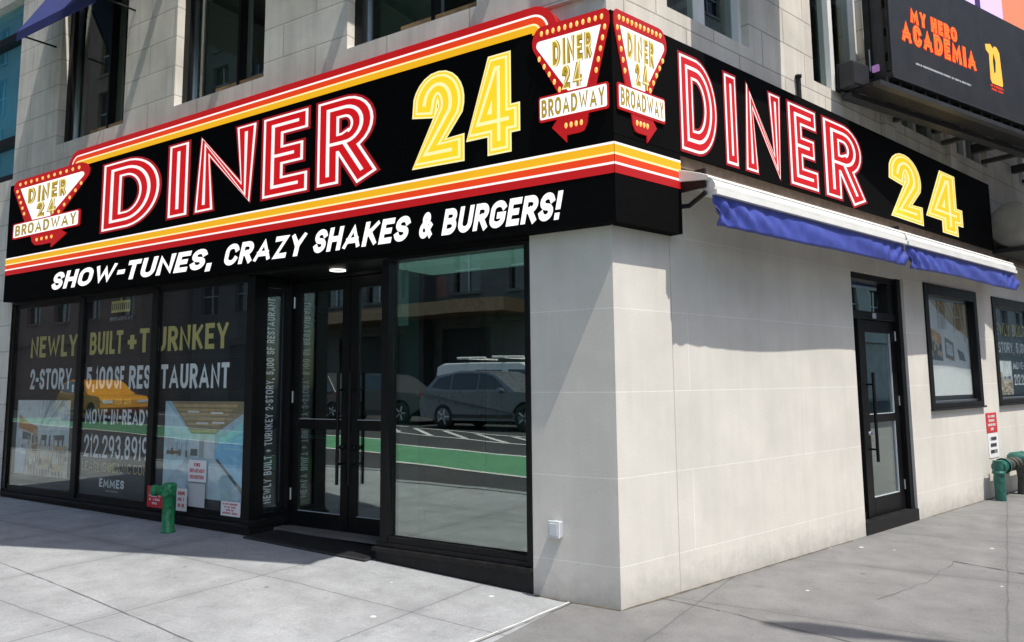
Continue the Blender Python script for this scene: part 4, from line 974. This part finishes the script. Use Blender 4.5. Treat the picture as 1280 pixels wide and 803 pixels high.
for x in (.3, .48, .62): mb.lathe([(.07, 0), (.085, .01), (.085, .05), (.07, .06)], (x, 0, .41), (1, 0, 0), 'rusty pipe', 16)
mb.build('crossbar', T_, F)
mb = MB(); mb.tube([(.82, 0, -.05), (.82, -.02, .2), (.80, 0, .46)], .055, 'rusty pipe', 14); mb.build('leg', T_, F)
mb = MB(); mb.lathe([(0, -.12), (.09, -.12), (.11, -.09), (.11, .06), (.085, .09), (.085, .15), (0, .16)], (.84, 0, .44), (0, -1, .2), 'dark green paint', 20); mb.build('valve', T_, F)
mb = MB(); mb.tube([(.8, 0, .41), (1.6, 0, .41)], .06, 'dark green paint', 16); mb.build('crossbar', T_, F)

T_ = thing('outlet_box', FL(.5, .49, 0), 'grey weatherproof outlet box on the corner pillar', 'outlet box')
mb = MB(); mb.box(-.535, -.455, .455, .575, 0.0, .055, 'grey plastic'); mb.build('body', T_, FL(), bevel=.008)
mb = MB(); mb.box(-.541, -.449, .46, .582, .056, .08, 'pale plastic')
mb.box(-.528, -.462, .476, .566, .08, .085, 'pale plastic')
mb.build('cover', T_, FL(), bevel=.006)
T_ = thing('door_mat', GL(3.1, -.1, gz(3.1)), 'dark ribbed rubber mat lying in the recessed doorway', 'mat')
mb = MB(); vs = []
for uu in (2.36, 3.96):
    for nn in (-.43, .10): vs += [(uu, nn, gz(uu)+.004), (uu, nn, gz(uu)+.018)]
mb.add(vs, ((1, 3, 7, 5), (0, 1, 5, 4), (2, 6, 7, 3), (0, 2, 3, 1), (4, 5, 7, 6)), 'rubber mat'); mb.build('sheet', T_, GL())
mb = MB()
for i in range(24):
    nn = -.41 + .5*i/24; mb.add([(2.38, nn, gz(2.38)+.019), (3.94, nn, gz(3.94)+.019), (3.94, nn+.01, gz(3.94)+.023), (2.38, nn+.01, gz(2.38)+.023)], ((0, 1, 2, 3),), 'rubber mat')
mb.build('ribs', T_, GL())

# ------------------------------------------------------------------ DUCT on the right wall
T_ = thing('duct', FR(8.3, 3.7, .34), 'grey round metal duct running along the wall beyond the side sign', 'duct')
mb = MB(); mb.lathe([(0, 0), (.30, .0), (.33, .02), (.33, 6)], (8.2, 3.78, .36), (1, 0, 0), 'duct metal', 28)
for x in (1.2, 2.4, 3.6): mb.lathe([(.33, x), (.345, x+.005), (.345, x+.03), (.33, x+.035)], (8.2, 3.78, .36), (1, 0, 0), 'duct metal', 28)
mb.build('pipe', T_, FR())
mb = MB(); mb.box(8.1, 14, 3.38, 3.44, .0, .5, BLK2); mb.build('bracket', T_, FR())
T_ = thing('conduit', FR(2.95, 4.42, .02), 'short dark conduit pipe standing on the side wall above the sign', 'conduit')
mb = MB(); mb.tube([(2.88, 4.38, .03), (2.88, 4.66, .03)], .022, BLK2, 10); mb.build('pipe', T_, FR())
mb = MB(); mb.lathe([(0, 0), (.032, 0), (.032, .03), (0, .035)], (2.88, 4.66, .03), (0, 1, 0), BLK2, 10); mb.build('cap', T_, FR())

# ------------------------------------------------------------------ BILLBOARD above the right wall
aB = R(56.7); dB = Vector((math.sin(aB), math.cos(aB), 0)); nB = Vector((dB.y, -dB.x, 0))
FB = frame(dB, UP, nB, Vector((4.114, 7.909, 0)))
T_ = thing('billboard_screen', FB @ Matrix.Translation((3, 4.84, 0)), 'dark screen billboard with orange MY HERO ACADEMIA lettering jutting from the side wall', 'billboard')
pmat('screen black', (.022, .023, .026), .5, noise=.12, nscale=4, bump=.1, bscale=60)
pmat('cabinet grey', (.03, .031, .033), .45, noise=.2, nscale=5)
lit('screen orange', (1.0, .16, .02), .85, .2); lit('screen deep orange', (.75, .04, .01), .8, .2); lit('screen amber', (1, .42, .06), .75, .2); lit('screen grey', (.5, .5, .52), .5, .2)
z0, z1 = 4.84, 6.16; BW = 6.5
mb = MB(); mb.box(0, BW, z0, z1, -.30, 0, 'cabinet grey'); mb.box(-.02, 0, z0-.02, z1+.02, -.28, .012, 'cabinet grey'); mb.box(-.02, BW, z0-.025, z0, -.3, .012, 'cabinet grey'); mb.build('cabinet', T_, FB)
mb = MB(); mb.box(.012, BW-.02, z0+.006, z1-.006, 0, .004, 'screen black'); mb.build('screen', T_, FB)
def sc(s, x0, x1, y0, y1, wt=.2, sh=0):
    mb = MB()
    for m_, fr, dz in (('screen deep orange', 1.25, .006), ('screen orange', .9, .008), ('screen deep orange', .18, .010)):
        adv = 0; parts = []
        for ch in s:
            if ch == ' ': adv += .4; continue
            gw, q = glyph_quads(ch, 1, wt, 1.05, wt*fr); parts.append((adv, q)); adv += gw + .16
        sx = (x1-x0)/(adv-.16)
        for a_, q in parts: put_quads(mb, q, dz, m_, lambda x, y: (x0 + (x+a_)*sx, y0 + y*(y1-y0)))
    mb.build('lettering', T_, FB)
sc('MY HERO', .42, 1.42, 5.545, 5.72, .27); sc('ACADEMIA', .22, 1.83, 5.285, 5.53, .27)
mb = MB(); lines(mb, [1], .46, 1.68, 5.055, 5.095, .006, 'screen grey'); mb.build('lettering', T_, FB)
mb = MB(); e0, e1, e2, e3 = 2.12, 2.48, 5.22, 5.72       # plain rounded stand-in for the emblem
mb.face([(e0+.08, e2), (e1-.02, e2), (e1, e2+.03), (e1-.03, e3-.06), (e1-.09, e3), (e0+.2, e3), (e0+.17, e3-.04), (e0+.11, e3+.01), (e0-.02, e3-.02), (e0-.01, e3-.09), (e0+.06, e3-.13), (e0+.05, e2+.05)], .006, 'screen amber')
mb.face([(e0+.17, e3-.09), (e0+.21, e3-.2), (e0+.19, e2+.16), (e0+.15, e2+.14), (e0+.14, e3-.2)], .008, 'screen black')
lines(mb, [.9, .8], e0+.02, e1+.04, e2-.10, e2-.01, .006, 'screen deep orange'); mb.build('emblem', T_, FB)
mb = MB()   # side of the cabinet
mb.box(-.045, -.021, z0+.05, z1, -.27, -.20, BLK2); mb.box(-.045, -.021, z0+.05, z1, -.05, -.01, BLK2)
for zz in (5.0, 5.28, 5.6, 5.9): mb.box(-.05, -.021, zz, zz+.09, -.045, -.015, 'sign black')
mb.box(-.05, -.021, 4.95, 5.2, -.225, -.215, 'grey plastic')
mb.build('side_rail', T_, FB)
lit('tag violet', (.35, .18, .42), .35); mb = MB(); mb.box(-.052, -.021, 4.93, 5.0, -.2, -.13, 'tag violet'); mb.build('sticker', T_, FB)
mb = MB()   # catwalk and supports
mb.box(-.30, BW, z0-.20, z0-.14, -.42, -.30, 'cabinet grey'); mb.box(-.30, BW, z0-.17, z0-.12, -.05, .03, 'cabinet grey'); mb.box(-.30, BW, z0-.135, z0-.115, -.3, -.05, BLK2)
for i in range(26): mb.box(-.1+.25*i, -.05+.25*i, z0-.115, z0-.025, -.3, -.02, BLK2)
mb.build('catwalk', T_, FB)
mb = MB(); mb.box(-.42, -.12, z0-.12, z0+.15, -.36, -.20, 'cabinet grey'); mb.box(-.43, -.11, z0-.13, z0+.16, -.38, -.362, BLK2); mb.box(-.41, -.13, z0-.1, z0+.135, -.2, -.19, 'screen black'); mb.build('junction_box', T_, FB, bevel=.006)
for x in (.9, 2.3, 3.7, 5.4):
    mb = MB(); mb.box(x-.05, x+.05, z0-.02, z0+.1, -.5-.13*x, -.3, 'cabinet grey'); mb.build('bracket', T_, FB); mb = MB(); mb.box(x-.035, x+.035, z0-.205, z0-.15, -.42-.12*x, -.42, 'cabinet grey'); mb.build('bracket', T_, FB)
T_ = thing('screen', FB @ Matrix.Translation((3, z1+.05, -.3)), 'pale lavender lit screen rising behind the dark billboard', 'screen')
lit('screen lavender', (.55, .42, .80), .75, .3); lit('screen pink', (.75, .22, .12), .6, .3); lit('screen violet', (.05, .025, .12), .5, .3)
mb = MB(); mb.box(.6, 9, z1+.05, z1+3.2, -.5, -.2, 'cabinet grey'); mb.build('cabinet', T_, FB)
mb = MB(); mb.rect(.65, 8.9, z1+.06, z1+3.1, -.197, 'screen lavender'); mb.build('display', T_, FB)
mb = MB(); mb.face([(1.6, z1+.06), (1.76, z1+.06), (1.72, z1+3), (1.5, z1+3)], -.194, 'screen violet'); mb.face([(2.38, z1+.06), (2.52, z1+.06), (2.44, z1+3), (2.28, z1+3)], -.194, 'screen violet'); mb.face([(3.12, z1+.06), (3.9, z1+.06), (3.9, z1+3), (3.06, z1+3)], -.194, 'screen pink'); mb.build('picture', T_, FB)

# unseen board and blocker added above the shop front only to shade the pavement
def wl(u, n, z): return K + u*dL + n*nL + z*UP
HBB = 6.6
p0 = wl(-.27, .81, 0); p1_ = wl(7.0, 3.43, 0); dd = (p1_-p0); LB = dd.length; dd.normalize()
FB2 = frame(-dd, UP, Vector((-dd.y, dd.x, 0)), p0)
T_ = thing('billboard', FB2 @ Matrix.Translation((-LB/2, HBB, 0)), 'large plain board added out of view with shade deck high above the shop front', 'billboard')
mb = MB(); mb.box(-LB, 0, HBB, HBB+2.6, -.02, .2, 'cabinet grey'); mb.build('cabinet', T_, FB2)
mb = MB(); mb.prism([(-.27, .81), (7.0, 3.43), (7.0, .27), (-.27, .27)], HBB-.06, HBB-.01, 'cabinet grey'); mb.build('blocker', T_, GL())
mb = MB()
for x in (.4, 2.2, 4.0, 5.8):
    mb = MB(); mb.box(x-.05, x+.05, 0, .8+.33*x, HBB-.16, HBB-.06, 'cabinet grey'); mb.build('bracket', T_, GL())

# ------------------------------------------------------------------ STREET LAMP (its arm throws the slim shadow at the lower right)
sx, sy, hh = 1.62, 5.34, 8.0
k_ = hh/math.tan(R(SUN_EL)); hx = sx - k_*math.cos(R(LIGHT_AZ)); hy = sy - k_*math.sin(R(LIGHT_AZ))
ax = Vector((.91, -.41, 0)).normalized()
F = frame(ax, Vector((-ax.y, ax.x, 0)), UP, Vector((hx, hy, 0)))
T_ = thing('street_lamp', F @ Matrix.Translation((2.6, 0, 0)), 'tall grey street lamp with curved arm at the pavement edge, outside the picture', 'street lamp')
pmat('lamp grey', (.25, .26, .27), .45, .6)
mb = MB(); mb.tube([(2.6, 0, 0), (2.6, 0, 7.0), (2.45, 0, 7.7), (2.0, 0, 7.98), (.7, 0, 8.02)], .06, 'lamp grey', 14); mb.lathe([(.2, 0), (.2, .4), (.1, .9), (.07, 1)], (2.6, 0, 0), (0, 0, 1), 'lamp grey', 16); mb.build('pole', T_, F)
mb = MB(); mb.tube([(.02, 0, 7.98), (.08, 0, 7.98), (.3, 0, 7.99), (.6, 0, 8.0), (.85, 0, 8.02)], [.02, .06, .13, .11, .05], 'lamp grey', 14); mb.build('head', T_, F)

# ------------------------------------------------------------------ VEHICLES in the street (seen mirrored in the glass)
pmat('tyre', (.015, .015, .015), .85); pmat('car glass', (.012, .015, .017), .06, spec=.8); pmat('tail red', (.35, .01, .01), .25); pmat('lens', (.75, .77, .78), .15)
pmat('car grey', (.15, .16, .185), .3, .4, noise=.03); pmat('car white', (.75, .75, .74), .3); pmat('car black', (.05, .05, .055), .22); pmat('cab yellow', (.75, .33, .02), .3); pmat('trim black', (.02, .02, .02), .6)
def vehicle(name, label, u, n, ang, L, W, lower, upper, paint, wheels, wr, rack=False, hood_z=1.0, tum=.13, wins=None, cat='car', scale=1.0):
    """x forward, y left; lower/upper are side profiles (x, z)"""
    F = GL(u, n, gz(u)-.135, ang) @ Matrix.Scale(scale, 4); T_ = thing(name, F, label, cat, 'vehicles standing in the street')
    def shell(prof, w0, w1, zlo, zhi, mat):
        mb = MB(); m = len(prof)
        def yy(z): 
            t = min(1, max(0, (z-zlo)/max(.01, zhi-zlo))); return w0 + (w1-w0)*t
        vs = [(x, yy(z), z) for x, z in prof] + [(x, -yy(z), z) for x, z in prof]
        mb.add(vs, [tuple(range(m)), tuple(range(m, 2*m))[::-1]] + [(i, m+i, m+(i+1) % m, (i+1) % m) for i in range(m)], mat); return mb
    # arches cut into the lower profile
    zl = lower[0][1]
    prof = list(lower)
    bottom = []
    for wx in sorted(wheels):
        bottom += [(wx + (wr+.06)*math.cos(R(a)), max(zl, wr + (wr+.06)*math.sin(R(a)))) for a in range(200, -21, -20)]
    prof = prof + []                                    # upper outline goes front to rear
    full = [(lower[0][0], zl)] + bottom + lower[1:]
    shell(full, W/2, W/2-.02, zl, 1.1, paint).build('body', T_, F, bevel=.035)
    zl2 = min(z for x, z in upper); zh2 = max(z for x, z in upper)
    shell(upper, W/2-.03, W/2-.03-tum, zl2, zh2, paint).build('roof', T_, F, bevel=.04)
    for sgn in (1, -1):
        for wn_ in (wins or []):
            mb = MB(); vs = []
            for x, z in wn_:
                t = (z-zl2)/(zh2-zl2); y = (W/2-.03 - tum*t + .006)*sgn; vs.append((x, y, z))
            f = tuple(range(len(vs))); mb.add(vs, (f if sgn < 0 else f[::-1],), 'car glass'); mb.build('window', T_, F)
        for wx in wheels:
            mb = MB(); c = (wx, sgn*(W/2-.2), wr); mb.lathe([(wr*.62, 0), (wr*.94, .0), (wr, .03), (wr, .17), (wr*.95, .2), (wr*.66, .205)], c, (0, sgn, 0), 'tyre', 28); o = mb.build('wheel', T_, F)
            mb = MB(); mb.lathe([(wr*.66, .195), (wr*.6, .17), (wr*.15, .175), (0, .19)], c, (0, sgn, 0), 'trim black', 24)
            for k in range(5):
                t = 2*math.pi*k/5
                p = Vector((wx, sgn*(W/2-.01), wr)); a_ = Vector((math.cos(t), 0, math.sin(t))); mb.tube([p + a_*.05, p + a_*wr*.63], .028, 'steel', 6)
            mb.build('rim', o, F)
        mb = MB(); mb.tube([(wins[0][0][0] - .1 if wins else .6, sgn*(W/2-.05), hood_z+.06), (wins[0][0][0]-.13 if wins else .5, sgn*(W/2+.12), hood_z+.10)], .07, paint, 10); mb.build('mirror', T_, F)
        mb = MB(); mb.box(L/2-.16, L/2-.03, sgn*(W/2-.45), sgn*(W/2-.06), hood_z-.28, hood_z-.16, 'lens'); mb.build('headlight', T_, F)
        mb = MB(); mb.box(-L/2-.005, -L/2+.1, sgn*(W/2-.35), sgn*(W/2-.02), hood_z-.12, hood_z+.02, 'tail red'); mb.build('taillight', T_, F)
        mb = MB(); mb.box(-L*.24, L*.22, sgn*(W/2-.01), sgn*(W/2+.012), zl+.06, zl+.16, 'trim black'); mb.build('side_trim', T_, F)
    if rack:
        for x in (-1.3, .3):
            mb = MB(); mb.box(x-.05, x+.05, -W/2+.1, W/2-.1, zh2+.10, zh2+.15, 'white enamel'); mb.box(x-.03, x+.03, W/2-.3, W/2-.25, zh2-.02, zh2+.1, 'trim black'); mb.box(x-.03, x+.03, -W/2+.25, -W/2+.3, zh2-.02, zh2+.1, 'trim black')
            mb.tube([(x-.6, W/2-.25, zh2+.17), (x+.7, W/2-.25, zh2+.14)], .04, 'white enamel', 8); mb.build('roof_rack', T_, F)
    return T_
SUVL = [(2.25, .28), (2.33, .55), (2.28, .85), (2.1, .98), (1.1, 1.06), (-1.9, 1.12), (-2.2, 1.05), (-2.3, .75), (-2.25, .32)]
SUVU = [(1.15, 1.03), (.45, 1.5), (.1, 1.62), (-.9, 1.66), (-1.7, 1.55), (-2.15, 1.08)]
SUVW = [[(.78, 1.10), (.35, 1.46), (.05, 1.55), (-.15, 1.56), (-.15, 1.12)], [(-.2, 1.12), (-.2, 1.56), (-.85, 1.59), (-1.1, 1.57), (-1.1, 1.13)], [(-1.15, 1.13), (-1.15, 1.56), (-1.6, 1.47), (-1.85, 1.2)]]
vehicle('parked_car', 'grey hatch-backed SUV standing across the street, mirrored in the display window', 12.3, 17.0, 182, 4.6, 1.86, SUVL, SUVU, 'car grey', (1.42, -1.38), .36, wins=SUVW, scale=1.2)
VANL = [(2.7, .35), (2.8, .6), (2.75, 1.0), (2.5, 1.12), (1.9, 1.2), (-2.7, 1.2), (-2.75, .7), (-2.7, .38)]
VANU = [(1.95, 1.15), (1.25, 1.95), (.9, 2.08), (-2.4, 2.12), (-2.68, 2.0), (-2.7, 1.15)]
VANW = [[(1.65, 1.24), (1.18, 1.82), (.45, 1.84), (.45, 1.24)], [(.2, 1.3), (.2, 1.82), (-1.0, 1.84), (-1.0, 1.3)]]
vehicle('parked_van', 'white van with ladder rack behind the grey SUV, mirrored in the display window', 14.0, 20.4, 182, 5.5, 2.0, VANL, VANU, 'car white', (1.75, -1.75), .36, rack=True, hood_z=1.12, wins=VANW, cat='van', scale=1.12)
vehicle('parked_car', 'black SUV farther up the street, mirrored in the glass doors', 18.6, 18.4, 183, 4.9, 1.95, SUVL, SUVU, 'car black', (1.42, -1.38), .36, wins=SUVW, scale=1.2)
vehicle('parked_van', 'black utility van standing behind the black SUV', 25.5, 20.5, 183, 5.5, 2.0, VANL, VANU, 'car black', (1.75, -1.75), .36, hood_z=1.12, wins=VANW, cat='van')
vehicle('taxi', 'yellow cab on the street, mirrored in the postered shop window', 33.5, 15.0, 188, 4.7, 1.86, SUVL, SUVU, 'cab yellow', (1.42, -1.38), .36, wins=SUVW, cat='taxi', scale=1.15)

# ------------------------------------------------------------------ BUILDINGS ACROSS THE STREETS (seen in the reflections)
def block(name, label, F, x0, x1, H, D, mat, nx, ny, ground=None):
    """front is at local y=0 facing -y in a wall frame (x right, y up, z out)"""
    T_ = thing(name, F, label, 'building'); holes = []
    W = (x1-x0)/nx; z0 = 5.4
    for i in range(nx):
        for j in range(ny):
            y = z0 + (H-z0-1)*j/ny
            holes.append((x0 + W*(i+.25), x0 + W*(i+.75), y+.9, y + (H-z0-1)/ny - .35))
    holes += ground or []
    mb = MB(); wall_sheet(mb, x0, x1, -.4, H, holes, mat, depth=.35)
    mb.box(x0, x1, H-.02, H+.5, -.6, .3, mat); mb.box(x0, x1, 4.6, 4.9, .002, .2, mat)
    mb.build('wall', T_, F)
    mb = MB(); mb.quad((x0, -.4, -.01), (x0, H, -.01), (x0, H, -D), (x0, -.4, -D), mat); mb.quad((x1, -.4, -D), (x1, H, -D), (x1, H, -.01), (x1, -.4, -.01), mat); mb.quad((x1, -.4, -D), (x0, -.4, -D), (x0, H, -D), (x1, H, -D), mat); mb.quad((x0, H-.05, 0), (x1, H-.05, 0), (x1, H-.05, -D), (x0, H-.05, -D), mat); mb.build('side_wall', T_, F)
    mb = MB()
    for a, b, c, d in holes: mb.rect(a, b, c, d, -.3, 'car glass' if c > 4 else 'dark interior')
    o = mb.build('window_glass', T_, F); o['kind'] = 'stuff'
    mb = MB()
    for a, b, c, d in holes:
        if c > 4: mb.box((a+b)/2-.04, (a+b)/2+.04, c, d, -.29, -.22, 'grey plastic'); mb.box(a, b, (c+d)/2-.04, (c+d)/2+.04, -.29, -.22, 'grey plastic'); mb.box(a-.1, b+.1, c-.15, c, .002, .12, mat)
    o = mb.build('window_frame', T_, F); o['kind'] = 'stuff'
    return T_, F
FX = frame(dL, UP, -nL, K + 27*nL + .05*UP)
b_, F_ = block('street_building', 'grey stone building across the street with tall dark loading opening, mirrored in the display window', FX, -2, 44, 40, 14, 'far stone', 13, 9, ground=[(19.5, 22.6, -.4, 4.4), (25, 31, -.4, 4.3), (33, 40, -.4, 4.2), (4, 9, -.4, 4.2), (11, 16, -.4, 4.2)])
mb = MB(); mb.box(17, 34, 4.95, 5.6, .21, 2.6, 'timber ceiling'); mb.build('canopy', b_, F_)
mb = MB(); mb.box(23.1, 24.4, -.4, 8, .01, .9, 'dark interior'); mb.build('pier', b_, F_)
FX2 = frame(dL, UP, -nL, K + 24*nL + .05*UP)
block('street_building', 'tall brick building farther up the street, mirrored in the postered windows', FX2, 45, 150, 60, 20, 'far brick', 26, 12)
FX = frame(-dR, UP, -nR, K + 25*nR + dR*2)
FX3 = frame(-dR, UP, -nR, K + 24*nR)
block('street_building', 'long stone building farther along the side street, mirrored in the side door', FX3, -170, -36, 34, 14, 'far pale stone', 30, 7)
block('street_building', 'brick building across the side street, behind the camera', FX, -36, 6, 22, 12, 'far brick', 12, 5, ground=[(-30, -25, -.4, 3.8), (-20, -13, -.4, 3.8), (-8, -2, -.4, 3.8)])
